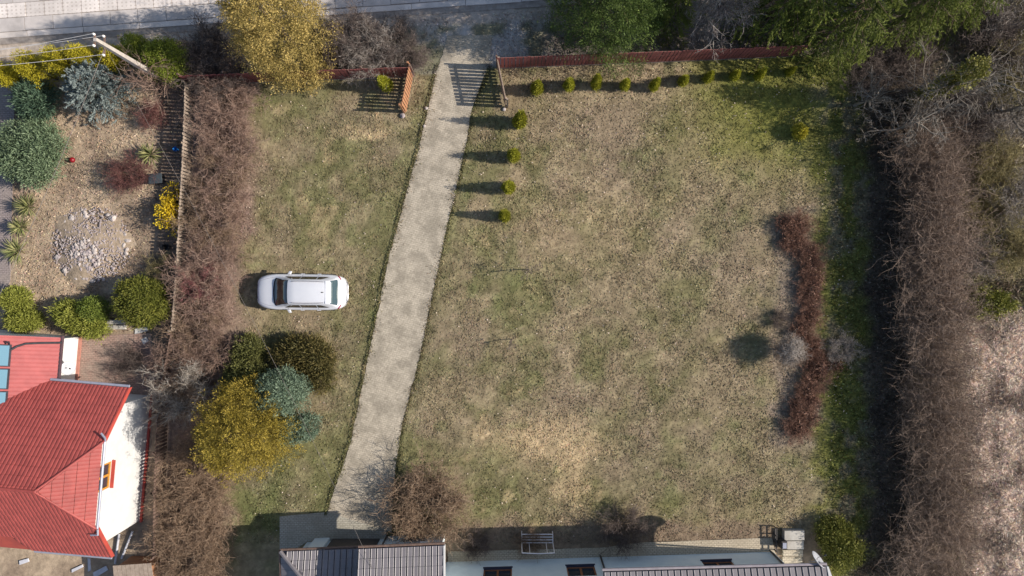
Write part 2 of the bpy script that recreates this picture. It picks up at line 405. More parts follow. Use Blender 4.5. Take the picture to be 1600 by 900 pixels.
def zone_color(x, y):
    px = 800 + x * PXM; py = 450 - y * PXM
    w1 = fbm(x * .9 + 3, y * .9 + 9, 4) - .5; w2 = fbm(x * .9 + 31, y * .9 + 77, 4) - .5
    qx = px + 60 * w1; qy = py + 60 * w2
    big = fbm(x * .16 + 50, y * .16 + 20, 4); mid = fbm(x * .7 + 4, y * .7 + 8, 4); fine = fbm(x * 3.1, y * 3.1 + 40, 3)
    C = lambda *c: np.array(c, float)
    mix = lambda a, b, t: a * (1 - t[..., None]) + b * t[..., None]
    dry = C(.268, .212, .132); oli = C(.172, .16, .075); pink = C(.285, .215, .155); straw = C(.50, .375, .225); gre = C(.125, .15, .05); moss = C(.185, .188, .04)
    xl = np.interp(py, [p[1] for p in DRV_L], [p[0] for p in DRV_L]); xr = np.interp(py, [p[1] for p in DRV_R], [p[0] for p in DRV_R])
    edge = np.exp(-(np.maximum(xl - px, 0) / 28) ** 2) * (px < xl) + np.exp(-(np.maximum(px - xr, 0) / 20) ** 2) * (px > xr) * .7
    g = sstep(.42, .66, mid * .55 + big * .45)
    g = np.clip(g + edge * .8 * (py > 100), 0, 1)
    def bump(cx, cy, rx, ry): return np.exp(-((qx - cx) / rx) ** 2 - ((qy - cy) / ry) ** 2)
    g = np.clip(g + .28 * bump(520, 330, 130, 230) + .85 * bump(410, 770, 110, 70) + .6 * bump(800, 760, 170, 60) + .35 * bump(1130, 760, 130, 70) + .2 * bump(640, 620, 60, 120), 0, 1)
    c = mix(dry, oli, g)
    c = mix(c, pink, .42 * sstep(.5, .7, fbm(x * .33 + 11, y * .33 + 61, 4)) * (1 - .8 * edge))
    c = mix(c, straw, np.clip(1.1 * bump(850, 690, 80, 36) + .9 * bump(895, 750, 26, 60) + .35 * bump(900, 350, 120, 60) + .6 * sstep(.66, .8, mid), 0, 1) * (.4 + .6 * fine))
    c = mix(c, gre, np.clip(.8 * bump(410, 790, 90, 60) * mid * 1.4 + .4 * sstep(.64, .8, fbm(x * .8 + 91, y * .8 + 3, 4)), 0, .7))
    c = mix(c, c * 1.35 + .01, sstep(.52, .7, fbm(x * 1.9 + 5, y * 1.9 + 33, 3)) * .6); c = mix(c, c * .72, sstep(.55, .72, fbm(x * 2.3 + 85, y * 2.3 + 13, 3)) * .6)
    # mossy corner near the tall conifers, shaded grass strip
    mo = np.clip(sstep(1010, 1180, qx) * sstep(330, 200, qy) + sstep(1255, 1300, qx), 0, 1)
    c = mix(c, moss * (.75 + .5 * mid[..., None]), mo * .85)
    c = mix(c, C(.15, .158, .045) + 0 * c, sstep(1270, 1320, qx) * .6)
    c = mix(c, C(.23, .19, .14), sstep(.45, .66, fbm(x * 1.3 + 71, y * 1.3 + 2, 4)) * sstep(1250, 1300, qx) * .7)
    # bed under the dead conifer row
    c = mix(c, C(.27, .21, .165), sstep(46, 20, np.abs(qx - 1240)) * sstep(320, 345, qy) * sstep(720, 690, qy) * .75)
    # strip of soil by the house
    c = mix(c, C(.24, .18, .125), sstep(812, 835, qy) * sstep(620, 690, qx) * (qx < 1300))
    # under the bare boundary hedge
    hx = hedge_x(py)
    c = mix(c, C(.27, .195, .155), sstep(hx + 112, hx + 78, qx))
    # neighbour's garden
    tan = mix(C(.40, .31, .22) + 0 * c, C(.285, .215, .155), sstep(.45, .7, mid))
    tan = mix(tan, C(.16, .12, .10), sstep(225, 265, px) * .8)  # shade beside the fence, put into the ground colour
    c = mix(c, tan, (px < hx).astype(float))
    # soil and litter under the tall right hedge, scrub, pale field
    c = mix(c, C(.12, .094, .07) * (.6 + .8 * mid[..., None]), sstep(1335, 1365, qx))  # dark soil, its colour deepened along the hedge's shadow band
    c = mix(c, C(.25, .205, .14) * (.7 + .6 * mid[..., None]), sstep(1425, 1470, qx))
    c = mix(c, C(.17, .17, .07), sstep(1480, 1530, qx) * sstep(.45, .6, mid) * sstep(500, 430, qy) * .8)
    fld = sstep(1488, 1530, qx) * sstep(455, 530, qy)
    c = mix(c, mix(C(.70, .58, .48) + 0 * c, C(.32, .25, .20), sstep(.5, .68, fbm(x * 1.2, y * .8 + 8, 4))), fld)
    # verge between fence and road
    fl = np.interp(px, [0, 300, 645, 770, 1240, 1600], [128, 125, 118, 106, 88, 60])
    ver = sstep(fl + 2, fl - 4, py) * (px > hx)
    c = mix(c, C(.20, .17, .145) * (.7 + .6 * mid[..., None]), ver * sstep(1500, 1350, qx))
    c = mix(c, mix(C(.40, .37, .34) + 0 * c, C(.19, .18, .12), sstep(.42, .58, mid)), ver * sstep(560, 620, qx) * sstep(880, 830, qx))
    rv = np.interp(px, [0, 200, 420, 830], [78, 62, 42, 22])
    c = mix(c, C(.44, .37, .31) * (.75 + .5 * mid[..., None]), (sstep(14, 6, np.abs(py - rv))) * sstep(900, 800, px))
    vf = fbm(x * 6.3 + 9, y * 5.1 + 4, 2); return np.clip(c * (.78 + .44 * fine[..., None]) * (.72 + .56 * vf[..., None]), 0.01, 1)

M_GROUND = attr_mat('ground_grass', 4.0, .75, 1.25, .6)
step = .2
xs = np.concatenate([[-300, -140, -60], np.arange(-33, 33.01, step), [60, 140, 300]])
ys = np.concatenate([[-300, -140, -50], np.arange(-20, 20.01, step), [50, 140, 300]])
X, Y = np.meshgrid(xs, ys)
Zg = np.where((np.abs(X) < 34) & (np.abs(Y) < 21), -.05 + .045 * fbm(X * .8, Y * .8, 3) , -.03)
V = np.stack([X, Y, Zg], -1).reshape(-1, 3)
nx, ny = len(xs), len(ys)
ii, jj = np.meshgrid(np.arange(nx - 1), np.arange(ny - 1)); a = (jj * nx + ii).ravel()
me = np_mesh('ground', V, np.stack([a, a + 1, a + nx + 1, a + nx], 1), smooth=True)
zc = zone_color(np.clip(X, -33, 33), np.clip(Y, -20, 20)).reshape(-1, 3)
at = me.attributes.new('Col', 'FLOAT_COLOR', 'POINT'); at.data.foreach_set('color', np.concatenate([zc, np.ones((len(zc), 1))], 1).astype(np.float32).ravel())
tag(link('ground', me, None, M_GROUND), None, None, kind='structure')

# ------------------------------------------------------------------ driveway, pads, road
M_DRIVE = paver_mat('driveway_pavers', (.52, .455, .355), (.46, .40, .315), (.26, .225, .172), (.37, .32, .245), rot=math.radians(-13), dirt_lo=.43, dirt_hi=.58)
M_PAD = paver_mat('grey_pavers', (.46, .43, .36), (.40, .375, .31), (.30, .28, .22), (.24, .22, .17), rot=0)
M_TANPAVE = paver_mat('tan_pavers', (.56, .48, .36), (.50, .43, .33), (.40, .34, .25), (.25, .21, .15), rot=0)
M_PINK = paver_mat('pink_pavers', (.40, .26, .215), (.34, .22, .18), (.33, .27, .22), (.18, .13, .1), rot=0.05)
M_KERB = plain('kerb_concrete', (.50, .47, .42), (.36, .33, .29), 2.0, .9, .3, 30)
ly = np.linspace(-15.5, -15.5, 2)
def strip(name, L, R, z, mat, nsub=10, jag=.05, seed=1, th=.07):
    rng = np.random.default_rng(seed)
    L = np.array(L, float); R = np.array(R, float); t = np.linspace(0, len(L) - 1, (len(L) - 1) * nsub + 1)
    k = np.arange(len(L))
    Lp = np.stack([np.interp(t, k, L[:, 0]), np.interp(t, k, L[:, 1])], 1); Rp = np.stack([np.interp(t, k, R[:, 0]), np.interp(t, k, R[:, 1])], 1)
    Lw = np.stack([(Lp[:, 0] - 800) / PXM, (450 - Lp[:, 1]) / PXM], 1); Rw = np.stack([(Rp[:, 0] - 800) / PXM, (450 - Rp[:, 1]) / PXM], 1)
    Lw[:, 0] += jag * (fbm(t * 6, t * 0 + seed, 4) - .5) * 4; Rw[:, 0] += jag * (fbm(t * 6, t * 0 + seed + 9, 4) - .5) * 4
    b = MB(); n = len(t)
    for i in range(n):
        b.v += [(Lw[i, 0], Lw[i, 1], z - th), (Lw[i, 0], Lw[i, 1], z), (Rw[i, 0], Rw[i, 1], z), (Rw[i, 0], Rw[i, 1], z - th)]
    for i in range(n - 1):
        for q in range(3): b.f.append((i * 4 + q + 1, i * 4 + q, i * 4 + 4 + q, i * 4 + 5 + q))
    o = b.build(name, mat); o['kind'] = 'structure'; return o
strip('driveway', DRV_L, DRV_R, .008, M_DRIVE, 24, .03)
def flat(name, pts, z, mat, th=.06):
    b = MB(); P = [G(x, y) for x, y in pts]
    top = [(p[0], p[1], z) for p in P]; bot = [(p[0], p[1], z - th) for p in P]
    b.poly(top[::-1] if False else top); n = len(P)
    for i in range(n):
        j = (i + 1) % n; b.poly([top[i], bot[i], bot[j], top[j]])
    o = b.build(name, mat); o['kind'] = 'structure'
    import bmesh as _bm
    m = _bm.new(); m.from_mesh(o.data); _bm.ops.recalc_face_normals(m, faces=m.faces); m.to_mesh(o.data); m.free(); return o
flat('parking_pad', [(437, 807), (511, 800), (540, 790), (604, 800), (604, 846), (480, 846), (437, 875)], .002, M_PAD)
flat('house_path', [(1000, 848), (1206, 840), (1212, 866), (930, 876), (700, 880), (700, 862), (940, 856)], .02, M_TANPAVE)
flat('neighbour_patio', [(124, 526), (236, 520), (246, 612), (238, 640), (120, 632)], .015, M_PINK)
flat('garden_path', [(-30, 120), (24, 118), (16, 440), (-30, 520)], .015, paver_mat('mauve_pavers', (.34, .28, .27), (.29, .24, .23), (.30, .25, .22), (.16, .13, .12), rot=.02))

M_ROADW = None
def slab_mat(name, col, dots):
    m, nt, b = new_mat(name)
    ge = N(nt, 'ShaderNodeNewGeometry')
    no = N(nt, 'ShaderNodeTexNoise', Scale=.8, Detail=9.0, Roughness=.7); nt.links.new(ge.outputs['Position'], no.inputs['Vector'])
    c = ramp(nt, no.outputs[0], [(.36, mul(col, .78)), (.62, mul(col, 1.08))])
    oi = N(nt, 'ShaderNodeObjectInfo'); mr = N(nt, 'ShaderNodeMapRange'); nt.links.new(oi.outputs['Random'], mr.inputs[0]); mr.inputs[3].default_value = .9; mr.inputs[4].default_value = 1.07
    hs = N(nt, 'ShaderNodeHueSaturation'); nt.links.new(c, hs.inputs['Color']); nt.links.new(mr.outputs[0], hs.inputs['Value'])
    out = hs.outputs[0]
    if dots:
        tc = N(nt, 'ShaderNodeTexCoord'); mp = N(nt, 'ShaderNodeMapping'); mp.inputs['Scale'].default_value = (1 / .24, 1 / .2, 0); nt.links.new(tc.outputs['Object'], mp.inputs[0])
        vo = N(nt, 'ShaderNodeTexVoronoi', Scale=1.0, Randomness=0.0); nt.links.new(mp.outputs[0], vo.inputs['Vector'])
        n2 = N(nt, 'ShaderNodeTexNoise', Scale=2.4, Detail=3.0); nt.links.new(ge.outputs['Position'], n2.inputs['Vector'])
        ad = N(nt, 'ShaderNodeMath', operation='MULTIPLY'); nt.links.new(n2.outputs[0], ad.inputs[0]); ad.inputs[1].default_value = .44
        lt = N(nt, 'ShaderNodeMath', operation='LESS_THAN'); nt.links.new(vo.outputs['Distance'], lt.inputs[0]); nt.links.new(ad.outputs[0], lt.inputs[1])
        sc = N(nt, 'ShaderNodeMath', operation='MULTIPLY'); nt.links.new(lt.outputs[0], sc.inputs[0]); sc.inputs[1].default_value = .38
        mx = N(nt, 'ShaderNodeMix', data_type='RGBA'); nt.links.new(sc.outputs[0], mx.inputs[0]); nt.links.new(out, mx.inputs[6]); mx.inputs[7].default_value = (.30, .24, .2, 1)
        out = mx.outputs[2]
    nt.links.new(out, b.inputs['Base Color']); b.inputs['Roughness'].default_value = .9
    bp = N(nt, 'ShaderNodeBump', Strength=.35, Distance=.02); nt.links.new(no.outputs[0], bp.inputs['Height']); nt.links.new(bp.outputs[0], b.inputs['Normal'])
    return m
M_SLAB_D = slab_mat('perforated_concrete', (.74, .67, .62), True)
M_SLAB_G = slab_mat('worn_concrete', (.56, .51, .48), False)
M_SLAB_P = slab_mat('pale_concrete', (.68, .61, .56), False)
M_BED = plain('road_gravel', (.40, .35, .31), (.26, .22, .19), 4, .95, .6, 40)
ROAD = thing('road', None, None); ROAD['kind'] = 'structure'
# road axis: lower pavement edge through pixel (0,61) .. (830,3)
RA = G(-60, 64)[:2]; RB = G(1500, -46)[:2]; rdir = (RB - RA) / np.linalg.norm(RB - RA); rnor = np.array([-rdir[1], rdir[0]]); RL = np.linalg.norm(RB - RA)
ra = math.atan2(rdir[1], rdir[0])
b = MB(); q = [RA + rnor * -.35, RB + rnor * -.35, RB + rnor * 5.2, RA + rnor * 5.2]
b.slab([(p[0], p[1], .0) for p in q], .08); ob = b.build('roadbed', M_BED, ROAD)
rr = np.random.default_rng(5)
def slab_row(v0, v1, ulen, mat, name, zz):
    bb = MB(); bb.box(-.5, .5, -.5, .5, -.08, 0); base = bb.mesh(name)
    u = -rr.random() * ulen
    while u < RL:
        l = ulen * rr.uniform(.97, 1.03)
        c = RA + rdir * (u + l / 2) + rnor * ((v0 + v1) / 2 + rr.normal(0, .008))
        bb = MB(); hl = (l - .03) / 2; hw = (v1 - v0 - .025) / 2; bb.box(-hl, hl, -hw, hw, -.08, 0)
        o = link(name, bb.mesh(name), ROAD, mat, (c[0], c[1], zz + rr.normal(0, .004)), ra + rr.normal(0, .003)); u += l
slab_row(-.02, .30, 3.0, M_SLAB_P, 'edge_slab', .036)
slab_row(.31, 1.06, 1.55, M_SLAB_G, 'smooth_slab', .042)
slab_row(1.07, 1.86, 1.0, M_SLAB_D, 'perforated_slab', .040)
slab_row(1.87, 3.2, 1.5, M_SLAB_G, 'smooth_slab', .038)
slab_row(3.21, 4.0, 1.0, M_SLAB_D, 'perforated_slab', .04)

# ------------------------------------------------------------------ fences and gates
M_REDWOOD = plain('red_stained_wood', (.30, .095, .085), (.19, .06, .055), 5, .7, .3, 30)
M_ORANGEWOOD = plain('orange_stained_wood', (.46, .23, .12), (.36, .165, .085), 4, .65, .3, 30)
M_GREYWOOD = plain('weathered_grey_wood', (.40, .32, .25), (.27, .21, .165), 5, .85, .3, 30)
M_DARKWOOD = plain('dark_brown_wood', (.20, .13, .10), (.12, .08, .065), 5, .8, .3, 30)
M_FENCEFOOT = plain('fence_footing', (.30, .25, .22), (.2, .16, .14), 3, .9, .4, 30)

def plank_fence(name, label, cat, pts, h, pw, gap, mat, rail_mat=None, z0=.08, foot=None, seed=0, side=1, post_gap=2.4, jit=.02, th=.022, slant_top=None):
    rng = np.random.default_rng(seed)
    P = [G(x, y)[:2] for x, y in pts]
    t = thing(name, label, cat, (P[0][0], P[0][1], 0)); O = np.array([P[0][0], P[0][1], 0])
    bb = MB(); bb.box(-pw / 2, pw / 2, -th / 2, th / 2, 0, 1); pm = bb.mesh('plank'); rm = rail_mat or mat
    for a, c in zip(P[:-1], P[1:]):
        d = c - a; Ls = np.linalg.norm(d); d /= Ls; n = np.array([-d[1], d[0]]) * side; ang = math.atan2(d[1], d[0])
        k = int(Ls / (pw + gap)); s = Ls / k
        for i in range(k):
            q = a + d * (s * (i + .5)) + n * .035
            o = link('plank', pm, t, mat, (q[0] - O[0], q[1] - O[1], z0), ang + rng.normal(0, .02), (rng.uniform(.93, 1.04), 1, h - z0 + rng.normal(0, jit)))
            o.rotation_euler[1] = rng.normal(0, .008)
        for zr in (z0 + .18, h - .22):
            b = MB(); p0 = a - n * .005; p1 = c - n * .005; w = n * .025
            b.hexa([(*(p0 - w), zr), (*(p1 - w), zr), (*(p1 + w * .9), zr), (*(p0 + w * .9), zr), (*(p0 - w), zr + .08), (*(p1 - w), zr + .08), (*(p1 + w * .9), zr + .08), (*(p0 + w * .9), zr + .08)])
            b.build('rail', rm, t)
        m = max(1, round(Ls / post_gap))
        for i in range(m + 1):
            q = a + d * (Ls * i / m) - n * .075; b = MB(); b.box(q[0] - .045, q[0] + .045, q[1] - .045, q[1] + .045, -.1, h + .04); b.build('post', rm, t)
        if foot:
            b = MB(); p0 = a; p1 = c; w = n * .05
            b.hexa([(*(p0 - w), -.05), (*(p1 - w), -.05), (*(p1 + w), -.05), (*(p0 + w), -.05), (*(p0 - w), z0 - .02), (*(p1 - w), z0 - .02), (*(p1 + w), z0 - .02), (*(p0 + w), z0 - .02)])
            b.build('footing', foot, t)
    return t
plank_fence('plank_fence', 'long dark red plank fence running from gate under the green conifers', 'fence', [(777, 106), (1010, 97), (1245, 87)], 1.7, .165, .03, M_REDWOOD, M_DARKWOOD, .1, M_FENCEFOOT, 1, -1, 2.5, .03)
plank_fence('plank_fence', 'dark red plank fence passing behind the golden conifer to the gateway', 'fence', [(647, 119), (500, 124), (300, 132)], 1.6, .165, .03, M_REDWOOD, M_DARKWOOD, .1, M_FENCEFOOT, 2, 1, 2.5, .03)
plank_fence('open_gate', 'open orange plank gate leaf swung in beside small thuja on lawn', 'gate', [(646, 113), (634, 176)], 1.62, .135, .045, M_ORANGEWOOD, M_ORANGEWOOD, .08, None, 3, 1, 2.2, .004)
plank_fence('open_gate', 'open grey brown plank gate leaf casting striped shadow over the driveway', 'gate', [(778, 106), (791, 168)], 1.62, .135, .045, M_DARKWOOD, M_GREYWOOD, .08, None, 4, -1, 2.2, .004)
plank_fence('boundary_fence', 'weathered boundary plank fence with gaps between hedge and neighbour garden', 'fence', [(hedge_x(y), y) for y in (137, 230, 320, 410, 515)], 1.2, .13, .055, M_GREYWOOD, M_GREYWOOD, .06, None, 5, 1, 2.4, .03)
plank_fence('boundary_fence', 'dark brown plank fence between the white gable and bare hedge', 'fence', [(hedge_x(y), y) for y in (520, 640, 760, 860)], 1.25, .13, .055, M_DARKWOOD, M_DARKWOOD, .06, None, 6, 1, 2.4, .03)
# gate stop stones
def rock_mesh(seed, sx=1, sy=1, sz=.7, sub=2):
    import bmesh
    rng = np.random.default_rng(seed); bm = bmesh.new(); bmesh.ops.create_icosphere(bm, subdivisions=sub, radius=.5)
    pl = norm(rng.normal(size=(9, 3))); dd = rng.uniform(.3, .48, 9)
    for v in bm.verts:
        p = np.array(v.co)
        for n_, d_ in zip(pl, dd):
            e = p @ n_ - d_
            if e > 0: p = p - n_ * e * .95
        p += norm(rng.normal(size=3)) * .012
        v.co = Vector((p[0] * sx, p[1] * sy, p[2] * sz))
    me = bpy.data.meshes.new('stone'); bm.to_mesh(me); bm.free(); return me
M_STONE = plain('pale_stone', (.56, .50, .46), (.36, .31, .29), 3, .85, .5, 12)
M_STONE2 = plain('mauve_stone', (.44, .38, .37), (.28, .23, .23), 4, .85, .5, 12)
ROCKS = [rock_mesh(40 + i, 1, RNG.uniform(.6, .95), RNG.uniform(.4, .7), 1) for i in range(7)]
def stone(px, py, s, label, group=None, mat=M_STONE, k=0):
    g = G(px, py); me = rock_mesh(90 + k); return tag(link('stone', me, None, mat, (g[0], g[1], s * .2 - .02), k * 1.3, s), label, 'stone', group)
stone(629, 181, .3, 'grey stone holding the free end of the orange gate leaf', k=1, mat=M_STONE2)
stone(788, 171, .22, 'small pale stone at the free end of grey brown gate leaf', k=2)
stone(666, 169, .2, 'tiny white stone on driveway edge nearer the gateway', k=3)
stone(663, 197, .17, 'tiny white stone on driveway edge farther from the gateway', k=4)

# ------------------------------------------------------------------ thujas
L_THUJA = leafy('thuja_foliage', (.13, .155, .015), (.31, .315, .028), (.50, .47, .06), objvar=.2)
L_STEM = leafy('brown_bark', (.10, .07, .05), (.17, .12, .09), (.25, .18, .14), 0, .9)
def thuja_mesh(seed, h=2.0, R=.36):
    zc_ = np.linspace(.1, .92, 6); bl = []
    for z in zc_:
        r = R * (1 - .95 * max(0, (z - .12)) ** 1.35 / .82) * (0.85 if z < .14 else 1)
        bl.append(((0, 0, z * h), (r, r, h * .13)))
    return crown('foliage', bl, 520, 12, .075, .085, .032, seed, shell=(.82, 1.02), rough=.08, nb=.6, ob=.5, rb=.4, up=.75, inner=.1, zlo=-.9)
TH = [thuja_mesh(s) for s in (1, 2, 3, 4)]
bb = MB(); bb.tube([(0, 0, -.05), (0, 0, .9), (0, 0, 1.75)], [.035, .025, .01], 6); TST = bb.mesh('stem'); TST.materials.append(L_STEM)
def thuja(px, py, h, R, label, group, k):
    g = G(px, py); t = thing('thuja', label, 'thuja', (g[0], g[1], 0), k * 1.1, group, (R / .36, R / .36, h / 2.0))
    t.rotation_euler[0] = .05 * math.sin(k * 2.3); t.rotation_euler[1] = .05 * math.cos(k * 1.7); link('foliage', TH[k % 4], t, L_THUJA); link('stem', TST, t)
ORD = ['first', 'second', 'third', 'fourth', 'fifth', 'sixth', 'seventh', 'eighth', 'ninth', 'tenth']
for i, (px, py, h, R) in enumerate([(811, 193, 2.5, .36), (802, 246, 2.15, .33), (795, 294, 2.0, .34), (789, 339, 1.75, .30)]):
    thuja(px, py, h, R, f'yellow green thuja beside the driveway, {ORD[i]} in line from the gate leaf', 'thujas along the driveway', i)
for i, (px, py, h, R) in enumerate([(838, 142, 1.9, .32), (888, 137, 2.0, .29), (930, 135, 1.95, .28), (975, 136, 1.6, .26), (1020, 138, 1.6, .26), (1065, 129, 1.35, .26), (1104, 125, 1.3, .24), (1146, 121, 1.2, .24), (1183, 121, 1.3, .24), (1230, 115, 1.1, .2)]):
    thuja(px, py, h, R, f'small thuja in row below the red fence, {ORD[i]} from the gateway', 'thujas along the red fence', i + 1)
thuja(606, 136, 2.2, .34, 'lone thuja inside the fence corner beside the orange gate leaf', None, 2)

# ------------------------------------------------------------------ evergreen shrubs
def G_(px, py, h): return G(px, py, h)
def shrub(name, label, cat, px, py, rx, ry, h, mat, seed, n=700, per=9, cr=.14, L=.17, Wd=.07, blobs=None, group=None, hm=.45, stem=True, **kw):
    """px,py: middle of the crown as seen; rx, ry in metres"""
    g = G(px, py, h * hm); t = thing(name, label, cat, (g[0], g[1], 0), 0, group)
    if blobs is None: blobs = [((0, 0, h * .42), (rx, ry, h * .58))]
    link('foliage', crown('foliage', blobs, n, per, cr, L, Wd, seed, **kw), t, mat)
    if stem:
        b = MB(); rng = np.random.default_rng(seed)
        for i in range(4):
            a = i * 1.57 + rng.random(); b.tube([(0.05 * math.cos(a), .05 * math.sin(a), -.05), (rx * .25 * math.cos(a), ry * .25 * math.sin(a), h * .35), (rx * .5 * math.cos(a), ry * .5 * math.sin(a), h * .62)], [.06, .045, .02], 5)
        link('stem', b.mesh('stem'), t, L_STEM)
    return t
L_GOLD = leafy('golden_foliage', (.085, .075, .012), (.285, .22, .034), (.54, .40, .075))
L_GOLDT = leafy('golden_cypress_foliage', (.075, .078, .02), (.30, .228, .068), (.58, .43, .15))
L_BLUE = leafy('blue_spruce_foliage', (.065, .10, .07), (.165, .23, .155), (.29, .37, .26))
L_BLUEGREY = leafy('blue_grey_foliage', (.12, .16, .16), (.24, .29, .28), (.40, .44, .41))
L_JUN = leafy('grey_green_juniper', (.07, .11, .065), (.17, .235, .13), (.30, .37, .22))
L_BRONZE = leafy('bronze_juniper', (.05, .05, .018), (.125, .11, .035), (.23, .175, .065))
L_OLIVE = leafy('olive_shrub', (.06, .065, .02), (.14, .145, .045), (.23, .225, .075))
L_LIME = leafy('lime_juniper', (.11, .135, .02), (.26, .28, .05), (.40, .40, .09))
L_GREEN = leafy('mid_green_foliage', (.06, .09, .015), (.15, .20, .035), (.26, .30, .06))
L_BOX = leafy('dark_gold_green', (.055, .07, .012), (.15, .165, .03), (.29, .27, .05))
L_THY = leafy('yellow_thuja', (.18, .165, .012), (.42, .36, .025), (.62, .52, .05))
L_DKGREEN = leafy('dark_green_thuja', (.085, .115, .015), (.20, .245, .03), (.33, .36, .06))

def blobs_spread(seed, rx, ry, h, n, br=.45):
    rng = np.random.default_rng(seed); out = [((0, 0, h * .4), (rx * .72, ry * .72, h * .55))]
    for i in range(n):
        a = 2 * math.pi * (i + rng.random() * .6) / n; k = rng.uniform(.5, .68)
        out.append(((rx * k * math.cos(a), ry * k * math.sin(a), h * rng.uniform(.28, .5)), (rx * br * rng.uniform(.8, 1.1), ry * br * rng.uniform(.8, 1.1), h * rng.uniform(.32, .5))))
    return out
# big golden cypress by the road
g = G(466, 80); t = thing('golden_cypress', 'large golden cypress tree standing between road and red fence', 'tree', (g[0], g[1], 0))
bl = []
for z, r in ((.05, 2.0), (.13, 2.3), (.23, 2.3), (.34, 2.15), (.46, 1.85), (.58, 1.5), (.7, 1.1), (.82, .7), (.93, .3)):
    bl.append(((0, 0, z * 9.2), (r, r, .9)))
rg = np.random.default_rng(3)
for i in range(90):
    z = rg.uniform(.05, .85); a = rg.uniform(0, 6.28); r = np.interp(z, [0, .2, .6, 1], [2.1, 2.3, 1.4, .2])
    bl.append(((r * .9 * math.cos(a), r * .9 * math.sin(a), z * 9.2), (rg.uniform(.3, .55),) * 2 + (.5,)))
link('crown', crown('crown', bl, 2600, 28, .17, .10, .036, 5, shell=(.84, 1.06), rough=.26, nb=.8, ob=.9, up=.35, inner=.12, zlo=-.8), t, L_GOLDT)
bb = MB(); bb.tube([(0, 0, -.1), (.03, 0, 3), (0, .02, 7.6)], [.17, .12, .03], 8); link('trunk', bb.mesh('trunk'), t, L_STEM)

# cluster of conifers on the lawn below the car
g = G(412, 655); t = thing('golden_cypress', 'golden yellow bushy cypress beside blue dwarf spruces on the lawn', 'tree', (g[0], g[1], 0))
bl = [((0, 0, .9), (2.1, 2.0, 1.1)), ((0, 0, 2.3), (2.25, 2.15, 1.3)), ((0, 0, 3.7), (1.9, 1.85, 1.3)), ((0, 0, 4.9), (1.2, 1.2, 1.0))]
for i in range(60):
    zz = rg.uniform(.3, 5.0); q = rg.uniform(0, 6.28); r = np.interp(zz, [0, 2.3, 4, 5.5], [2.0, 2.15, 1.65, .4]); bl.append(((r * .92 * math.cos(q), r * .92 * math.sin(q), zz), (rg.uniform(.25, .5),) * 2 + (.45,)))
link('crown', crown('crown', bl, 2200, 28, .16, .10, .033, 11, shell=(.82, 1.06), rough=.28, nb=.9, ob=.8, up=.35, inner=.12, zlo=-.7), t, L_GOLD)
bb = MB(); bb.tube([(0, 0, -.1), (.03, 0, 2.4), (0, .02, 5.2)], [.13, .1, .03], 8); link('trunk', bb.mesh('trunk'), t, L_STEM)
shrub('olive_shrub', 'dark olive shrub added as the shaded side of the golden cypress', 'shrub', 385, 590, 1.2, .9, 1.5, L_OLIVE, 12, 560, 18, .17, .13, .04, rough=.18)  # added shrub; its dark olive stands for the cypress's shaded side
shrub('bronze_juniper', 'wide bronze green spreading juniper arching above the blue spruces', 'shrub', 472, 565, 1.8, 1.6, 1.5, L_BRONZE, 13, 1500, 18, .17, .17, .038, [((-.55, .35, .55), (1.0, .8, .75)), ((.1, .55, .6), (1.0, .75, .8)), ((.75, .2, .6), (.95, 1.0, .8)), ((.95, -.6, .55), (.75, .95, .75)), ((.3, -.2, .5), (.9, .9, .7))], rough=.2)
shrub('small_juniper', 'small olive brown juniper next to hedge at top of lawn cluster', 'shrub', 389, 549, .85, .8, 1.3, L_OLIVE, 14, 480, 18, .14, .14, .038, rough=.25)
shrub('blue_spruce', 'larger round blue green dwarf spruce in lawn cluster', 'shrub', 441, 611, 1.35, 1.1, 3.4, L_BLUE, 15, 1200, 18, .13, .11, .035, rough=.14, up=.45)
shrub('blue_spruce', 'smaller blue green dwarf spruce tucked against the golden cypress', 'shrub', 468, 668, 1.12, .75, 2.5, L_BLUE, 16, 950, 17, .12, .105, .033, [((-.32, 0, 1.3), (.75, .75, 1.35)), ((.42, .14, 1.2), (.66, .66, 1.25))], rough=.14, up=.45)
shrub('golden_shrub', 'little bright yellow shrub on mossy lawn near the bare trees', 'shrub', 1250, 206, .3, .36, .7, leafy('bright_yellow_leaf', (.30, .26, .02), (.52, .46, .05), (.7, .62, .12)), 17, 260, 9, .1, .10, .055, up=.2, stem=True)
shrub('leafy_bush', 'broad yellow green bush beside the house steps', 'shrub', 1308, 848, 1.15, 1.55, 1.1, L_OLIVE if False else leafy('olive_green_leaf', (.07, .085, .015), (.19, .20, .04), (.36, .33, .08)), 18, 900, 16, .2, .11, .05, [((-.1, .5, .35), (.95, .85, .65)), ((.25, -.5, .45), (1.0, .95, .75))], rough=.2)

# neighbour garden shrubs
shrub('blue_juniper', 'large grey green juniper mound overhanging the garden path', 'shrub', 50, 238, 1.85, 1.95, 1.8, L_JUN, 21, 1900, 17, .17, .15, .038, blobs_spread(21, 1.9, 1.95, 1.8, 7), rough=.16, up=.3)
t = thing('spiky_blue_spruce', 'spiky silver blue spruce beside the leaning concrete pole', 'tree', (*G(152, 140, 1.0)[:2], 0))
for nm, me, mt in zip(('trunk', 'branches', 'foliage'), conifer(22, 2.6, 2.0, 95, .05, .1, .15, .032, .55, 10, 26, .1), (L_STEM, L_STEM, L_BLUEGREY)): link(nm, me, t, mt)
shrub('dark_spruce', 'dark blue green needle shrub beside path under the yellow thujas', 'shrub', 56, 158, .95, 1.05, 1.6, leafy('deep_blue_green', (.035, .065, .045), (.085, .14, .09), (.18, .26, .16)), 23, 620, 8, .16, .26, .045, nb=1.4, rough=.15)
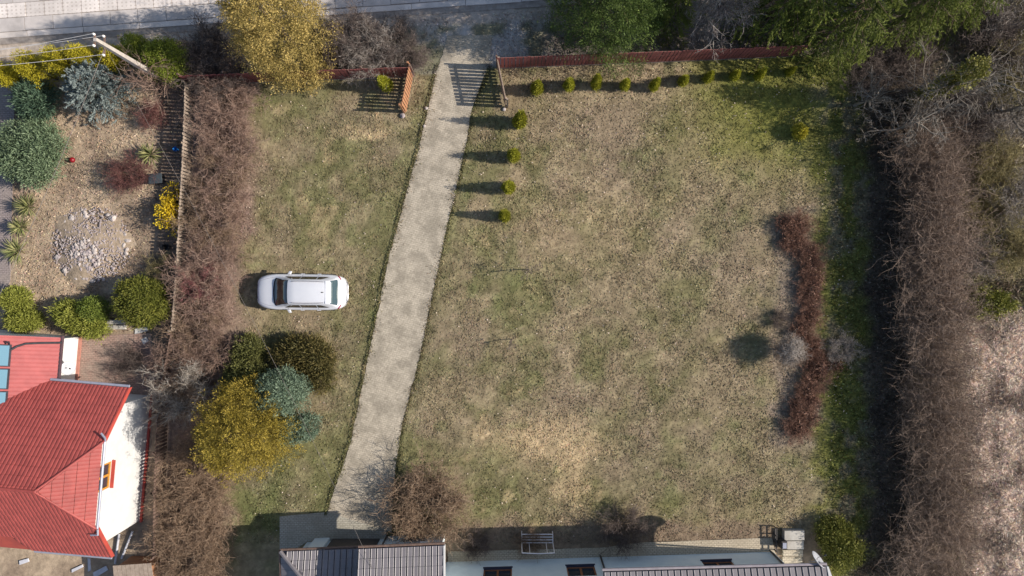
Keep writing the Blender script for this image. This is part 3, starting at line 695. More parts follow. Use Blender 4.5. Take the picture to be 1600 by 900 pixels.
for i, (px, py, rx, ry, h) in enumerate([(92, 96, .6, .75, 3.2), (50, 104, .6, .8, 3.2), (128, 90, .6, .65, 2.8), (176, 88, .55, .6, 2.2), (8, 116, .6, .6, 2.6)]):
    shrub('yellow_thuja', ['yellow thuja in roadside row, second from the concrete pole', 'yellow thuja in roadside row, above the dark needle shrub', 'yellow thuja in roadside row, next to the concrete pole', 'yellow thuja half hidden behind the leaning concrete pole', 'yellow thuja at the end of roadside row above the garden path'][i], 'thuja', px, py, rx, ry, h, L_THY, 30 + i, 520, 16, .11, .09, .034, group='thujas along the road', rough=.14, up=.5, hm=.6, blobs=[((0, 0, h * .3), (rx, ry, h * .35)), ((0, 0, h * .62), (rx * .8, ry * .8, h * .36))])
for i, (px, py, rx, ry, h) in enumerate([(260, 92, 1.15, 1.15, 2.9), (214, 76, .7, .75, 2.6), (234, 104, .6, .65, 2.2)]):
    shrub('green_thuja', ['broad dark green thuja beside bare hedge at the roadside', 'narrow green thuja next to the top of concrete pole', 'low green thuja behind the foot of concrete pole'][i], 'thuja', px, py, rx, ry, h, L_DKGREEN, 40 + i, 1100 if i == 0 else 520, 18, .11, .085, .03, group='green thujas along the road', rough=.08, up=.55, hm=.55, blobs=[((0, 0, h * .33), (rx, ry, h * .36)), ((0, 0, h * .6), (rx * .85, ry * .85, h * .36))])
shrub('globe_conifer', 'round dark gold green conifer between patio and boundary fence', 'shrub', 224, 472, 1.35, 1.25, 2.0, L_BOX, 50, 1300, 17, .15, .13, .038, rough=.13, up=.3)
shrub('lime_juniper', 'feathery lime green juniper leaning over the red roof corner', 'shrub', 124, 497, 1.25, 1.0, 1.5, L_LIME, 51, 1000, 17, .15, .19, .034, [((-.55, .25, .6), (.75, .6, .75)), ((.1, 0, .65), (.85, .65, .75)), ((.75, -.45, .55), (.65, .55, .65))], rough=.2)
shrub('green_conifer', 'mid green conifer tucked behind the lime juniper', 'shrub', 147, 483, .7, .65, 1.6, L_GREEN, 52, 480, 16, .13, .1, .034)
shrub('lime_juniper', 'small lime green juniper against the red roofed house', 'shrub', 38, 500, .85, .6, 1.3, L_LIME, 53, 520, 16, .13, .16, .034, rough=.15)
shrub('lime_juniper', 'upright yellow green juniper above the small one by red house', 'shrub', 28, 468, .6, .6, 1.5, L_LIME, 54, 420, 16, .13, .16, .034, rough=.15)
shrub('forsythia', 'bright yellow flowering bush by the boundary fence', 'shrub', 268, 331, .55, 1.0, 1.4, leafy('forsythia_bloom', (.34, .22, .015), (.60, .42, .02), (.78, .60, .04)), 55, 330, 7, .11, .10, .06, rough=.3, inner=.35)
shrub('forsythia', 'small sparse yellow bush in fence shade above the flowering one', 'shrub', 272, 298, .42, .42, .9, MATS['forsythia_bloom'], 56, 60, 5, .1, .09, .05, rough=.3)

# spiky yuccas
L_YUC = leafy('yucca_leaf', (.13, .16, .06), (.27, .28, .11), (.45, .42, .20), .15)
def yucca(px, py, R, label, seed, group='yuccas'):
    rng = np.random.default_rng(seed); n = 130
    g = G(px, py, .4); t = thing('yucca', label, 'yucca', (g[0], g[1], 0), 0, group)
    a = rng.uniform(0, 6.28, n); e = rng.uniform(.12, 1.35, n)
    D = np.stack([np.cos(a) * np.cos(e), np.sin(a) * np.cos(e), np.sin(e)], 1); C_ = D * .07 + np.array([0, 0, .28])
    V, F = leaves(C_, D, R * rng.uniform(.75, 1.15, n), .055, rng, .1); V[:, 2] -= .25 * (np.linalg.norm(V[:, :2], axis=1) / R) ** 2 * .6
    V[:, 2] = np.maximum(V[:, 2], .02)
    link('leaves', np_mesh('leaves', V, F, face_var=rng.random(n)), t, L_YUC)
    bb = MB(); bb.tube([(0, 0, -.05), (0, 0, .2), (0, 0, .33)], [.07, .07, .03], 7); link('stem', bb.mesh('stem'), t, L_STEM)
yucca(43, 322, .82, 'spiky yucca by garden path, next to the grey green juniper', 1)
yucca(31, 354, .7, 'spiky yucca by garden path, middle of the three', 2)
yucca(26, 392, .85, 'spiky yucca by garden path, last one from the juniper mound', 3)
yucca(234, 241, .75, 'spiky yucca between red barberry and boundary fence', 4, None)

# ------------------------------------------------------------------ bare twig shrubs and hedges
T_PINK = leafy('pinkish_twig', (.16, .098, .076), (.30, .20, .155), (.42, .305, .24), 0, .85)
T_BARE = leafy('bare_tree_bark', (.10, .085, .07), (.21, .18, .15), (.36, .32, .275), 0, .85)
T_HEDGE = leafy('dark_hedge_twig', (.12, .084, .063), (.25, .182, .14), (.39, .295, .23), 0, .85)
T_BROWN = leafy('brown_twig', (.15, .095, .062), (.29, .20, .135), (.42, .31, .215), 0, .85)
T_GREY = leafy('grey_twig', (.14, .115, .10), (.30, .26, .225), (.50, .45, .40), 0, .85)
T_DARK = leafy('dark_twig', (.07, .055, .05), (.15, .115, .10), (.26, .21, .18), 0, .85)
T_CRIM = leafy('crimson_twig', (.16, .05, .055), (.33, .13, .13), (.46, .24, .22), 0, .85)
T_BARB = leafy('barberry_twig', (.08, .035, .035), (.175, .075, .068), (.30, .15, .125), 0, .85)
T_RUST = leafy('rust_dead_needles', (.08, .04, .028), (.19, .095, .065), (.36, .22, .16), 0, .9)
T_PALE = leafy('pale_branch', (.28, .24, .2), (.45, .40, .34), (.62, .56, .49), 0, .85)
T_OLIVE = leafy('olive_twig', (.12, .10, .045), (.26, .215, .10), (.42, .36, .18), 0, .85)
BUSH = [bare_bush(100 + i, 1.35, 1.9, 40, 600, 3400, .55, .0078, .55, .36) for i in range(4)]
TALL = [bare_bush(120 + i, .95, 3.7, 90, 640, 2800, .05, .0068, .95, .34, .06) for i in range(4)]
def bush(name, label, cat, px, py, R, h, mat, k, group=None, src=None, hm=.4, rx=None):
    src = src or BUSH; st, tw = src[k % len(src)]
    base = (1.75, 2.1) if src is BUSH else (1.1, 3.7)
    g = G(px, py, h * hm); sx = R / base[0]
    t = thing(name, label, cat, (g[0], g[1], 0), k * 1.9, group, (sx, sx, h / base[1]))
    link('stems', mesh_with(st, mat), t); link('twigs', mesh_with(tw, mat), t)
    return t
k = 0
rb = np.random.default_rng(77)
left_line = [(345, 158), (335, 200), (352, 235), (330, 275), (345, 318), (318, 352), (330, 395), (308, 432), (318, 470), (300, 512), (318, 545), (285, 575), (300, 612), (300, 742), (285, 790), (305, 828), (285, 845), (298, 885), (285, 915), (312, 890), (328, 755), (322, 800), (318, 845), (312, 715)]
for i, (px, py) in enumerate(left_line):
    m = [T_PINK, T_PINK, T_PINK, T_BROWN, T_PINK, T_BROWN, T_PINK, T_PINK, T_CRIM if i == 7 else T_PINK, T_BROWN][i % 10] if i < 12 else T_BROWN
    if i == 7: m = T_PINK
    px += 6 if py < 560 else -4
    bush('hedge_bush', 'leafless pinkish brown hedge bush along the boundary fence' if m is not T_BROWN and m is not T_GREY else 'leafless brown hedge bush along the boundary fence', 'hedge bush', px, py, rb.uniform(1.5, 1.8), rb.uniform(1.5, 1.9), m, i, 'bare hedge along the boundary fence')
bush('crimson_bush', 'crimson twigged bush in boundary hedge facing the car', 'shrub', 318, 444, 1.0, 1.7, T_CRIM, 2)
for i, (px, py) in enumerate([(322, 70), (318, 100), (340, 120)]):
    bush('hedge_bush', 'dark leafless bush in shade of the golden cypress', 'hedge bush', px, py, 1.5, 1.9, T_DARK, i + 1, 'bushes shaded by the golden cypress')
for i, (px, py, R, h) in enumerate([(545, 55, 1.6, 1.9), (580, 78, 1.5, 1.9), (610, 70, 1.4, 1.7), (640, 92, 1.0, 1.3), (560, 92, 1.2, 1.6), (525, 82, 1.3, 1.8)]):
    bush('roadside_bush', 'leafless dark bush behind red fence by the gateway', 'shrub', px, py, R, h, T_GREY if i in (1, 4) else T_DARK, i, 'bare bushes between road and red fence')
for i, (px, py) in enumerate([(1421, 235), (1440, 262), (1418, 292), (1444, 325), (1421, 352), (1446, 385), (1419, 415), (1443, 446), (1422, 478), (1447, 508), (1420, 540), (1444, 572), (1423, 604), (1447, 636), (1421, 668), (1446, 700), (1424, 732), (1450, 764), (1425, 796), (1452, 828), (1428, 860), (1455, 890)]):
    bush('tall_hedge_bush', 'tall leafless brown bush in the long hedge beside the pale field', 'hedge bush', px + 8 + rb.normal(0, 6), py + rb.normal(0, 5), rb.uniform(.85, 1.2), rb.uniform(2.2, 2.8) if i < 18 else rb.uniform(1.9, 2.3), T_HEDGE, i, 'tall bare hedge beside the field', TALL, hm=.1)
for i, (px, py, R, h, m) in enumerate([(1550, 255, 1.6, 2.0, T_OLIVE), (1585, 310, 1.7, 1.8, T_GREY), (1530, 335, 1.3, 1.6, T_OLIVE), (1575, 385, 1.7, 1.8, T_OLIVE), (1525, 405, 1.2, 1.4, T_GREY), (1555, 70, 1.9, 2.2, T_DARK), (1595, 120, 1.8, 1.8, T_OLIVE), (1500, 190, 1.6, 2.0, T_DARK), (1460, 165, 1.5, 2.0, T_DARK), (1575, 195, 1.5, 1.6, T_GREY), (1590, 20, 1.9, 2.0, T_GREY), (1385, 108, 1.3, 1.0, T_DARK), (1430, 92, 1.4, 1.2, T_DARK), (1350, 125, 1.0, .8, T_DARK)]):
    bush('scrub_bush', {T_OLIVE.name: 'leafless olive brown scrub bush between tall hedge and pale field', T_GREY.name: 'leafless greyish scrub bush beyond the tall hedge', T_DARK.name: 'leafless dark scrub bush around the bare trees'}[m.name], 'shrub', px, py, R, h, m, i, 'scrub beyond the tall hedge')
# garden bushes
bush('barberry', 'round dark red barberry bush next to the yucca', 'shrub', 199, 272, 1.2, 1.3, T_BARB, 0)
bush('barberry', 'small dark red bush below the leaning concrete pole', 'shrub', 234, 178, .8, 1.1, T_BARB, 1)
bush('dry_shrub', 'rounded straw coloured dry shrub above the globe conifer', 'shrub', 253, 419, .75, 1.0, T_OLIVE, 2)
bush('patio_shrub', 'leafless dark brown shrub growing on the pink patio', 'shrub', 196, 565, .9, .9, T_DARK, 3)
wb_ = bush('willow_bush', 'wide leafless brown bush at the bottom end of driveway', 'shrub', 660, 788, 2.1, 1.8, T_BROWN, 1)
link('twigs', mesh_with(BUSH[2][1], T_BROWN), wb_, None, (0, 0, 0), 1.0)
bush('house_bush', 'dark leafless bush in front of the blue wall', 'shrub', 972, 828, 1.25, 1.3, T_DARK, 2)
bush('rose_bush', 'low brown thorny bush at the corner of blue wall', 'shrub', 742, 852, .8, .9, T_DARK, 3)
bush('rose_bush', 'brown thorny bush growing through the white metal bench', 'shrub', 826, 846, .8, .9, T_BROWN, 0)
bush('dry_shrub', 'tall pale leafless shrub between white gable and the golden cypress', 'shrub', 285, 614, 1.5, 2.7, T_PALE, 2)
tb_ = bush('weeping_shrub', 'round weeping shrub of bare twigs on a short trunk beside rust brown row', 'shrub', 1226, 547, .85, .95, T_GREY, 3)
for ch in list(tb_.children): ch.location[2] = 1.25
o = link('twigs', mesh_with(BUSH[1][1], T_BROWN), tb_, None, (0, 0, 1.2), 1.0)
o = link('drooping_twigs', crown('drooping_twigs', [((0, 0, 2.2), (1.35, 1.35, 1.2))], 420, 12, .2, .5, .022, 61, shell=(.85, 1.05), rough=.15, nb=.2, ob=.6, up=-.5), tb_, T_GREY); o['kind'] = 'stuff'
m = MB(); m.tube([(0, 0, -.05), (.03, 0, 1.2), (0, .03, 2.2)], [.13, .11, .06], 7); link('trunk', m.mesh('trunk'), tb_, T_DARK)
bush('dark_tangle', 'dark tangled briar clump just above round twig bundle', 'shrub', 1216, 497, .55, .6, T_DARK, 1)
bush('ash_bush', 'low grey leafless bush in shade across from the round twig bundle', 'shrub', 1312, 545, .95, .7, T_GREY, 0)
# row of dead rust-brown conifers
rng = np.random.default_rng(8)
for i in range(14):
    py = 350 + i * 24.5; px = np.interp(py, [340, 450, 560, 690], [1256, 1271, 1272, 1257]) + rng.normal(0, 7)
    g = G(px, py, .5); t = thing('dead_conifer', f'dead rust brown conifer in the low row, {(ORD + ["eleventh", "twelfth", "thirteenth", "fourteenth"])[13 - i]} from the house end', 'shrub', (g[0], g[1], 0), i, 'row of dead rust brown conifers', rng.uniform(.85, 1.15))
    link('needles', crown('needles', [((0, 0, .1), (.5, .4, .35)), ((rng.normal(0, .35), rng.normal(0, .3), .12), (.35, .35, .3))], 80, 12, .16, .15, .028, 200 + i, rough=.45, rb=1.0), t, T_RUST)
    st, tw = BUSH[i % 4]
    o = link('stems', mesh_with(st, T_PINK), t, scale=(.5, .5, .26))
    o = link('twigs', mesh_with(tw, T_RUST), t, scale=(.46, .46, .26))

# saplings on the lawn
def sapling(px, py, h, label, seed):
    g = G(px, py); t = thing('sapling', label, 'sapling', (g[0], g[1], 0))
    for nm, me in zip(('trunk', 'limbs', 'twigs'), bare_tree(seed, h, h * .35, 7, 20, 60, 60, (0, 0), .03, 0, .006)): link(nm, me, t, T_DARK)
sapling(826, 421, 1.9, 'thin leafless sapling casting long shadow on lawn, nearer the thuja line', 61)
sapling(800, 530, 1.0, 'tiny leafless sapling on lawn nearer the house', 62)

# ------------------------------------------------------------------ tall trees at the top
L_PINE = leafy('pine_foliage', (.02, .04, .01), (.08, .125, .028), (.26, .34, .085), .2)
L_SPRUCE = leafy('spruce_foliage', (.035, .05, .012), (.13, .165, .03), (.38, .41, .08), .25)
def tree3(name, label, px, py, meshes, mats, rotz=0, scale=1, group=None):
    g = G(px, py); t = thing(name, label, 'tree', (g[0], g[1], 0), rotz, group, scale)
    for nm, me, mt in zip(('trunk', 'branches', 'foliage'), meshes, mats): link(nm, me, t, mt)
    return t
# broad conifer beside the gateway, dense clumps
g = G(935, 28); t = thing('broad_conifer', 'broad bushy green conifer overhanging red fence beside the gateway', 'tree', (g[0], g[1], 0))
tr, br, fo = conifer(70, 9.0, 3.3, 120, .08, .3, .17, .036, .6, 10, 10, .15)
rg = np.random.default_rng(9); bl = [((0, 0, 2.2), (2.4, 2.4, 1.6)), ((0, 0, 4.8), (1.9, 1.9, 1.8)), ((0, 0, 7), (1.1, 1.1, 1.5))]
for i in range(190):
    zz = rg.uniform(.1, .95); q = rg.uniform(0, 6.28); r = 3.5 * (1 - zz) ** .62 * rg.uniform(.72, 1.05); e = rg.uniform(.3, .58)
    bl.append(((r * math.cos(q), r * math.sin(q), zz * 8.2 + .2), (e, e, e * .75)))
link('needles', crown('needles', bl, 3600, 24, .16, .12, .025, 6, shell=(.6, 1.08), rough=.2, nb=1.2, ob=.7, up=.1, inner=.1, zlo=-.4), t, L_PINE)
link('trunk', tr, t, L_STEM); link('branches', br, t, L_STEM); link('foliage', fo, t, L_PINE)
SPR = conifer(71, 12.0, 3.7, 100, .06, .7, .14, .027, .72, 20, 42)
SPR2 = conifer(72, 11.0, 3.5, 85, .08, .75, .14, .027, .66, 20, 42)
tree3('spruce', 'dark spruce with drooping branches next to the grey bare tree', 1200, 24, SPR, (L_STEM, L_STEM, L_SPRUCE), .3, 1, 'tall spruces')
tree3('spruce', 'dark spruce whose low branch hangs over the lawn corner', 1277, 66, SPR2, (L_STEM, L_STEM, L_SPRUCE), 1.9, .85, 'tall spruces')
tree3('spruce', 'dark spruce standing behind the ivy covered tree', 1392, 40, SPR, (L_STEM, L_STEM, L_SPRUCE), 3.4, .72, 'tall spruces')
tree3('spruce', 'outermost spruce beside the pale scrub at the roadside', 1472, 22, SPR2, (L_STEM, L_STEM, L_SPRUCE), 4.4, .66, 'tall spruces')
tree3('spruce', 'young spruce squeezed between broad conifer and grey bare tree', 1040, 40, SPR2, (L_STEM, L_STEM, L_PINE), 5.2, .5, 'tall spruces')
def btree(name, label, px, py, seed, h, spread, mat, mtr=None, **kw):
    g = G(px, py); t = thing(name, label, 'tree', (g[0], g[1], 0))
    me = bare_tree(seed, h, spread, **kw)
    link('trunk', me[0], t, mtr or mat); link('limbs', me[1], t, mtr or mat); link('twigs', me[2], t, mat)
    return t
btree('bare_birch', 'pale grey leafless birch between broad conifer and spruces', 1080, 36, 81, 6.2, 2.4, leafy('birch_twig', (.17, .135, .12), (.30, .255, .235), (.46, .41, .385), 0), T_PALE, nl=26, n1=240, n2=1500, n3=4500, droop=.05, fine=.008)
tb = btree('ivy_tree', 'leafless tree with ivy and moss green clumps on its trunk', 1418, 160, 82, 5.0, 2.4, T_BARE, T_BARE, nl=20, n1=110, n2=420, n3=900, tr=.09, fine=.007)
link('ivy', crown('ivy', [((0, 0, 1.2), (.38, .38, 1.0)), ((0.02, 0.02, 3.4), (.45, .45, 1.1)), ((.05, .05, 5.2), (.5, .5, .8))], 500, 8, .14, .12, .08, 83, rough=.25, zlo=-.9), tb, leafy('ivy_leaf', (.10, .11, .02), (.22, .21, .05), (.36, .33, .10)))
btree('bare_tree', 'small grey leafless tree at the lawn corner below the drooping spruce', 1335, 165, 84, 2.6, 1.3, T_BARE, T_BARE, nl=14, n1=70, n2=240, n3=380, fine=.006)
btree('bare_tree', 'leafless tree whose twigs reach over the field scrub', 1545, 180, 85, 4.0, 2.4, T_BARE, T_BARE, nl=16, n1=100, n2=350, n3=600)
btree('bare_tree', 'thin leafless tree between ivy covered tree and tall hedge', 1385, 208, 86, 3.4, 1.7, T_BARE, T_BARE, nl=16, n1=80, n2=300, n3=500)
shrub('bramble_patch', 'green bramble patch at the end of scrub beside pale field', 'shrub', 1545, 478, 1.1, .9, .9, MATS['olive_green_leaf'], 88, 420, 8, .16, .13, .07, [((-.5, .2, .3), (.8, .7, .5)), ((.6, .1, .3), (.9, .6, .45))], rough=.25)

# ------------------------------------------------------------------ rockery
t = thing('rockery', 'rockery mound of pale stones in the neighbour garden', 'rockery', (*G(142, 383)[:2], 0)); O = np.array(t.location)
rng = np.random.default_rng(12)
M_EARTH = plain('rockery_earth', (.42, .33, .24), (.27, .205, .14), 5, .95, 1.0, 9)
bb = MB(); prof = []
nA = 26
for r, z in ((2.15, -.06), (1.8, .05), (1.2, .16), (.6, .24), (0.05, .26)):
    for q in range(nA):
        a = 2 * math.pi * q / nA; rr_ = r * (1 + .16 * math.sin(a * 3 + 1) + .1 * math.sin(a * 7 + 2) + .07 * math.sin(a * 11)); bb.v.append((O[0] + rr_ * math.cos(a), O[1] + rr_ * math.sin(a), z + (.03 * rng.normal() if r < 2.1 else 0)))
for i in range(4):
    for q in range(nA):
        bb.f.append((i * nA + q, i * nA + (q + 1) % nA, (i + 1) * nA + (q + 1) % nA, (i + 1) * nA + q))
bb.build('mound', M_EARTH, t, True)
def rz(r): return float(np.interp(r, [0, .6, 1.2, 1.8, 2.2], [.26, .24, .16, .05, -.03]))
for i in range(230):
    if i < 110: a = rng.uniform(0, 6.28); r = .85 * math.sqrt(rng.random()); cx, cy = -.1, -.55; s = rng.uniform(.14, .32)
    elif i < 200: a = rng.uniform(0, 6.28); r = 2.0 * math.sqrt(rng.random()); cx, cy = 0, 0; s = rng.uniform(.06, .2)
    else: a = rng.uniform(0, 6.28); r = rng.uniform(1.75, 2.05); cx, cy = 0, 0; s = rng.uniform(.18, .38)
    x = cx + r * math.cos(a); y = cy + r * math.sin(a)
    o = link('stone', mesh_with(ROCKS[i % 7], M_STONE if i % 3 else M_STONE2), t, None, (x, y, rz(math.hypot(x, y)) + s * .12), rng.uniform(0, 6), s)
    o.rotation_euler[0] = rng.normal(0, .3)
Vr, Fr = [], []; off = 0; small = rock_mesh(77, sub=1); sv_ = np.array([v.co for v in small.vertices]); sf_ = np.array([p.vertices for p in small.polygons])
for i in range(1700):
    r = 2.2 * rng.random() ** .62; a = rng.uniform(0, 6.28); x, y = r * math.cos(a), r * math.sin(a); s_ = rng.uniform(.04, .13); ca, sa = math.cos(a * 5), math.sin(a * 5)
    p = sv_ * s_; p = np.stack([p[:, 0] * ca - p[:, 1] * sa, p[:, 0] * sa + p[:, 1] * ca, p[:, 2]], 1) + np.array([x, y, rz(r) + s_ * .1]); Vr.append(p); Fr.append(sf_ + off); off += len(p)
o = link('rubble', np_mesh('rubble', np.concatenate(Vr), np.concatenate(Fr)), t, M_STONE2); o['kind'] = 'stuff'
for i, (px, py, s) in enumerate([(114, 341, .42), (179, 341, .5), (136, 338, .4), (201, 376, .42), (199, 390, .4), (103, 347, .32), (146, 334, .3)]):
    g = G(px, py); link('stone', mesh_with(ROCKS[i], M_STONE), t, None, (g[0] - O[0], g[1] - O[1], s * .16), i, s)

# ------------------------------------------------------------------ car
def build_car():
    c = G(469.5, 456.3, .9)
    t = thing('parked_car', 'white estate car with roof rails parked on the lawn', 'car', (c[0], c[1], .0), math.radians(-.6))
    paint = plain('white_car_paint', (.66, .67, .70), (.62, .63, .67), 1.5, .25, coat=.6, spec=.5)
    glass, nt, b = new_mat('car_glass'); b.inputs['Base Color'].default_value = (.012, .016, .02, 1); b.inputs['Roughness'].default_value = .06; b.inputs['Specular IOR Level'].default_value = .7
    rglass, nt, b = new_mat('rear_glass'); b.inputs['Base Color'].default_value = (.06, .10, .12, 1); b.inputs['Roughness'].default_value = .05; b.inputs['IOR'].default_value = 2.3  # bluish base colour stands in for the reflected sky
    glass.node_tree.nodes['Principled BSDF'].inputs['IOR'].default_value = 1.8
    black = plain('black_plastic', (.03, .03, .033), (.018, .018, .02), 5, .5)
    alu = plain('satin_aluminium', (.34, .33, .36), (.27, .26, .29), 5, .35, metallic=.4)
    redl, nt, b = new_mat('tail_light_red'); b.inputs['Base Color'].default_value = (.28, .008, .03, 1); b.inputs['Roughness'].default_value = .15
    clear, nt, b = new_mat('headlight_glass'); b.inputs['Base Color'].default_value = (.45, .47, .5, 1); b.inputs['Roughness'].default_value = .1
    rub = plain('tyre_rubber', (.022, .022, .022), (.015, .015, .015), 8, .85)
    I = np.interp
    def smooth(x, xp, fp):
        # cubic hermite through key points
        xp = np.array(xp, float); fp = np.array(fp, float); m = np.gradient(fp, xp)
        d = np.diff(fp) / np.diff(xp)
        for i in range(len(fp)):
            if 0 < i < len(fp) - 1: m[i] = 0 if d[i - 1] * d[i] <= 0 else 2 * d[i - 1] * d[i] / (d[i - 1] + d[i])
        i = np.clip(np.searchsorted(xp, x) - 1, 0, len(xp) - 2); hh = xp[i + 1] - xp[i]; s = (x - xp[i]) / hh
        return (2 * s**3 - 3 * s**2 + 1) * fp[i] + (s**3 - 2 * s**2 + s) * hh * m[i] + (-2 * s**3 + 3 * s**2) * fp[i + 1] + (s**3 - s**2) * hh * m[i + 1]
    zt = lambda x: smooth(x, [-2.42, -2.38, -2.28, -2.0, -1.36, -.52, -.1, .6, 1.4, 1.70, 2.08, 2.2, 2.33, 2.4], [.55, .70, .82, .92, 1.03, 1.55, 1.63, 1.65, 1.60, 1.53, 1.09, 1.02, .88, .6])
    wm = lambda x: smooth(x, [-2.42, -2.38, -2.28, -2.05, -1.7, -1.2, 0, 1.4, 2.0, 2.25, 2.36, 2.4], [.34, .52, .70, .84, .92, .955, .965, .95, .89, .78, .62, .5])
    zbelt = lambda x: np.minimum(zt(x) - .045, smooth(x, [-2.42, -1.3, 0, 1.6, 2.4], [.7, .97, 1.0, 1.06, 1.0]))
    def sect(x):
        z = zt(x); w = wm(x); zb = zbelt(x); cab = np.clip((z - zb - .045) / .4, 0, 1)
        wb = w * (.93 - .06 * cab); wr = wb * (.86 - .10 * cab) if cab < .98 else wb * .76
        crown_ = .02 + .035 * (1 - cab)
        pts = [(0, z), (.35 * wr, z - crown_ * .15), (.7 * wr, z - crown_ * .5), (.92 * wr, z - crown_ - .012 * cab), (wr, z - crown_ - .05 * cab),
               (wr + (wb - wr) * .5, (z - crown_ - .05 * cab) * .5 + zb * .5 + .012), (wb, zb), (wb + (w - wb) * .55, zb - .03), (w, zb - .13), (w * 1.0, .62), (w * .985, .42), (w * .95, .28), (w * .7, .22), (0, .22)]
        return np.array(pts)
    xs_ = np.unique(np.concatenate([np.linspace(-2.42, -2.2, 7), np.linspace(-2.2, 2.1, 60), np.linspace(2.1, 2.4, 10)]))
    S = np.array([sect(x) for x in xs_]); ns, npz, _ = S.shape
    def loft():
        m = MB()
        for i, x in enumerate(xs_):
            for yy, zz in S[i]: m.v.append((x, yy, zz))
            for yy, zz in S[i][1:-1][::-1]: m.v.append((x, -yy, zz))
        R_ = 2 * npz - 2
        for i in range(ns - 1):
            for q in range(R_): m.f.append((i * R_ + q, i * R_ + (q + 1) % R_, (i + 1) * R_ + (q + 1) % R_, (i + 1) * R_ + q))
        m.f.append(tuple(range(R_))); m.f.append(tuple((ns - 1) * R_ + q for q in range(R_))[::-1])
        return m
    body = link('body', loft().mesh('body', smooth=True), t, paint)
    def surf(x, v):
        s = sect(x); k = np.arange(npz); return np.array([x, np.interp(v, k, s[:, 0]), np.interp(v, k, s[:, 1])])
    def patch(name, xf, vf, nu, nv, mat, off=.006, mirror=0, parent=None):
        """xf(a,bb) -> x ; vf(a,bb) -> v ; a,bb in 0..1"""
        P = np.zeros((nu, nv, 3))
        for i in range(nu):
            for j in range(nv):
                a, bb_ = i / (nu - 1), j / (nv - 1); v = vf(a, bb_); p = surf(xf(a, bb_), abs(v)); p[1] *= (1 if v >= 0 else -1); P[i, j] = p
        n = norm(np.cross(np.gradient(P, axis=0), np.gradient(P, axis=1)))
        if n[..., 2].mean() < 0: n = -n
        P = P + n * off
        if mirror: P[..., 1] *= -1
        F = [(i * nv + j, i * nv + j + 1, (i + 1) * nv + j + 1, (i + 1) * nv + j) for i in range(nu - 1) for j in range(nv - 1)]
        me = np_mesh(name, P.reshape(-1, 3), np.array(F), smooth=True)
        return link(name, me, parent or t, mat)
    # windscreen (curved lower edge), rear window
    patch('windscreen', lambda a, b_: (-1.34 + .16 * (2 * b_ - 1) ** 2) * (1 - a) + a * (-.50 + .05 * (2 * b_ - 1) ** 2), lambda a, b_: (2 * b_ - 1) * (3.9 - .55 * a * 0), 9, 17, glass, .007)
    patch('scuttle', lambda a, b_: (-1.43 + .17 * (2 * b_ - 1) ** 2) * (1 - a) + a * (-1.34 + .16 * (2 * b_ - 1) ** 2), lambda a, b_: (2 * b_ - 1) * 4.0, 3, 17, black, .005)
    patch('rear_window', lambda a, b_: 1.74 * (1 - a) + a * (2.06 - .05 * (2 * b_ - 1) ** 2), lambda a, b_: (2 * b_ - 1) * 3.95, 7, 15, rglass, .007)
    for mi in (0, 1):
        for x0, x1, sl0, sl1 in ((-.78, .10, .42, 0), (.15, .98, 0, 0), (1.03, 1.62, 0, -.38)):
            patch('side_window', lambda a, b_: (x0 + sl0 * (1 - b_)) * (1 - a) + a * (x1 + sl1 * (1 - b_)), lambda a, b_: 4.45 + b_ * 1.45, 7, 6, glass, .006, mi)
        patch('tail_light', lambda a, b_: 1.98 + .09 * a + .20 * (1 - b_) ** 1.3, lambda a, b_: 4.0 + b_ * 4.2, 5, 9, redl, .008, mi)
        patch('headlight', lambda a, b_: -2.26 + .32 * a * b_ + .05 * a, lambda a, b_: 5.6 + b_ * 2.0, 5, 5, clear, .006, mi)
        s = 1 if mi == 0 else -1
        m = MB(); m.tube([(-.28, s * .56, 1.60), (-.1, s * .575, 1.665), (.5, s * .58, 1.68), (1.2, s * .565, 1.65), (1.42, s * .55, 1.585)], .018, 6); link('roof_rail', m.mesh('roof_rail'), t, alu)
        m = MB(); m.hexa([(-.66, s * .93, 1.0), (-.47, s * .93, 1.0), (-.40, s * 1.10, 1.0), (-.53, s * 1.12, 1.0), (-.66, s * .93, 1.12), (-.49, s * .93, 1.14), (-.42, s * 1.10, 1.13), (-.55, s * 1.12, 1.11)])
        o = link('door_mirror', m.mesh('door_mirror'), t, paint); add_bevel(o, .03)
        for xh in (.02, .9):
            m = MB(); m.box(xh, xh + .2, *(sorted((s * .955, s * .985))), .86, .89); o = link('door_handle', m.mesh('door_handle'), t, paint); add_bevel(o, .008)
        for xw in (-1.45, 1.38):
            w = bpy.data.objects.new('wheel', None); COL.objects.link(w); w.parent = t; w.location = (xw, s * .85, .36)
            m = MB(); m.lathe([(.22, -.12), (.34, -.125), (.365, -.08), (.365, .08), (.34, .125), (.22, .12)], sides=28); ty = link('tyre', m.mesh('tyre'), w, rub); ty.rotation_euler = (math.pi / 2, 0, 0)
            m = MB(); m.lathe([(.05, .11), (.22, .128), (.235, .10)], sides=20); rm = link('rim', m.mesh('rim'), w, alu); rm.rotation_euler = (math.pi / 2 * (-1 if s > 0 else 1), 0, 0)
    m = MB(); m.hexa([(1.28, -.03, 1.60), (1.42, -.02, 1.59), (1.42, .02, 1.59), (1.28, .03, 1.60), (1.37, -.008, 1.67), (1.41, -.008, 1.67), (1.41, .008, 1.67), (1.37, .008, 1.67)]); link('antenna', m.mesh('antenna'), t, black)
    m = MB(); m.hexa([(1.52, -.60, 1.555), (1.76, -.56, 1.50), (1.76, .56, 1.50), (1.52, .60, 1.555), (1.5, -.60, 1.60), (1.78, -.55, 1.535), (1.78, .55, 1.535), (1.5, .60, 1.60)]); o = link('spoiler', m.mesh('spoiler'), t, paint); add_bevel(o, .02)
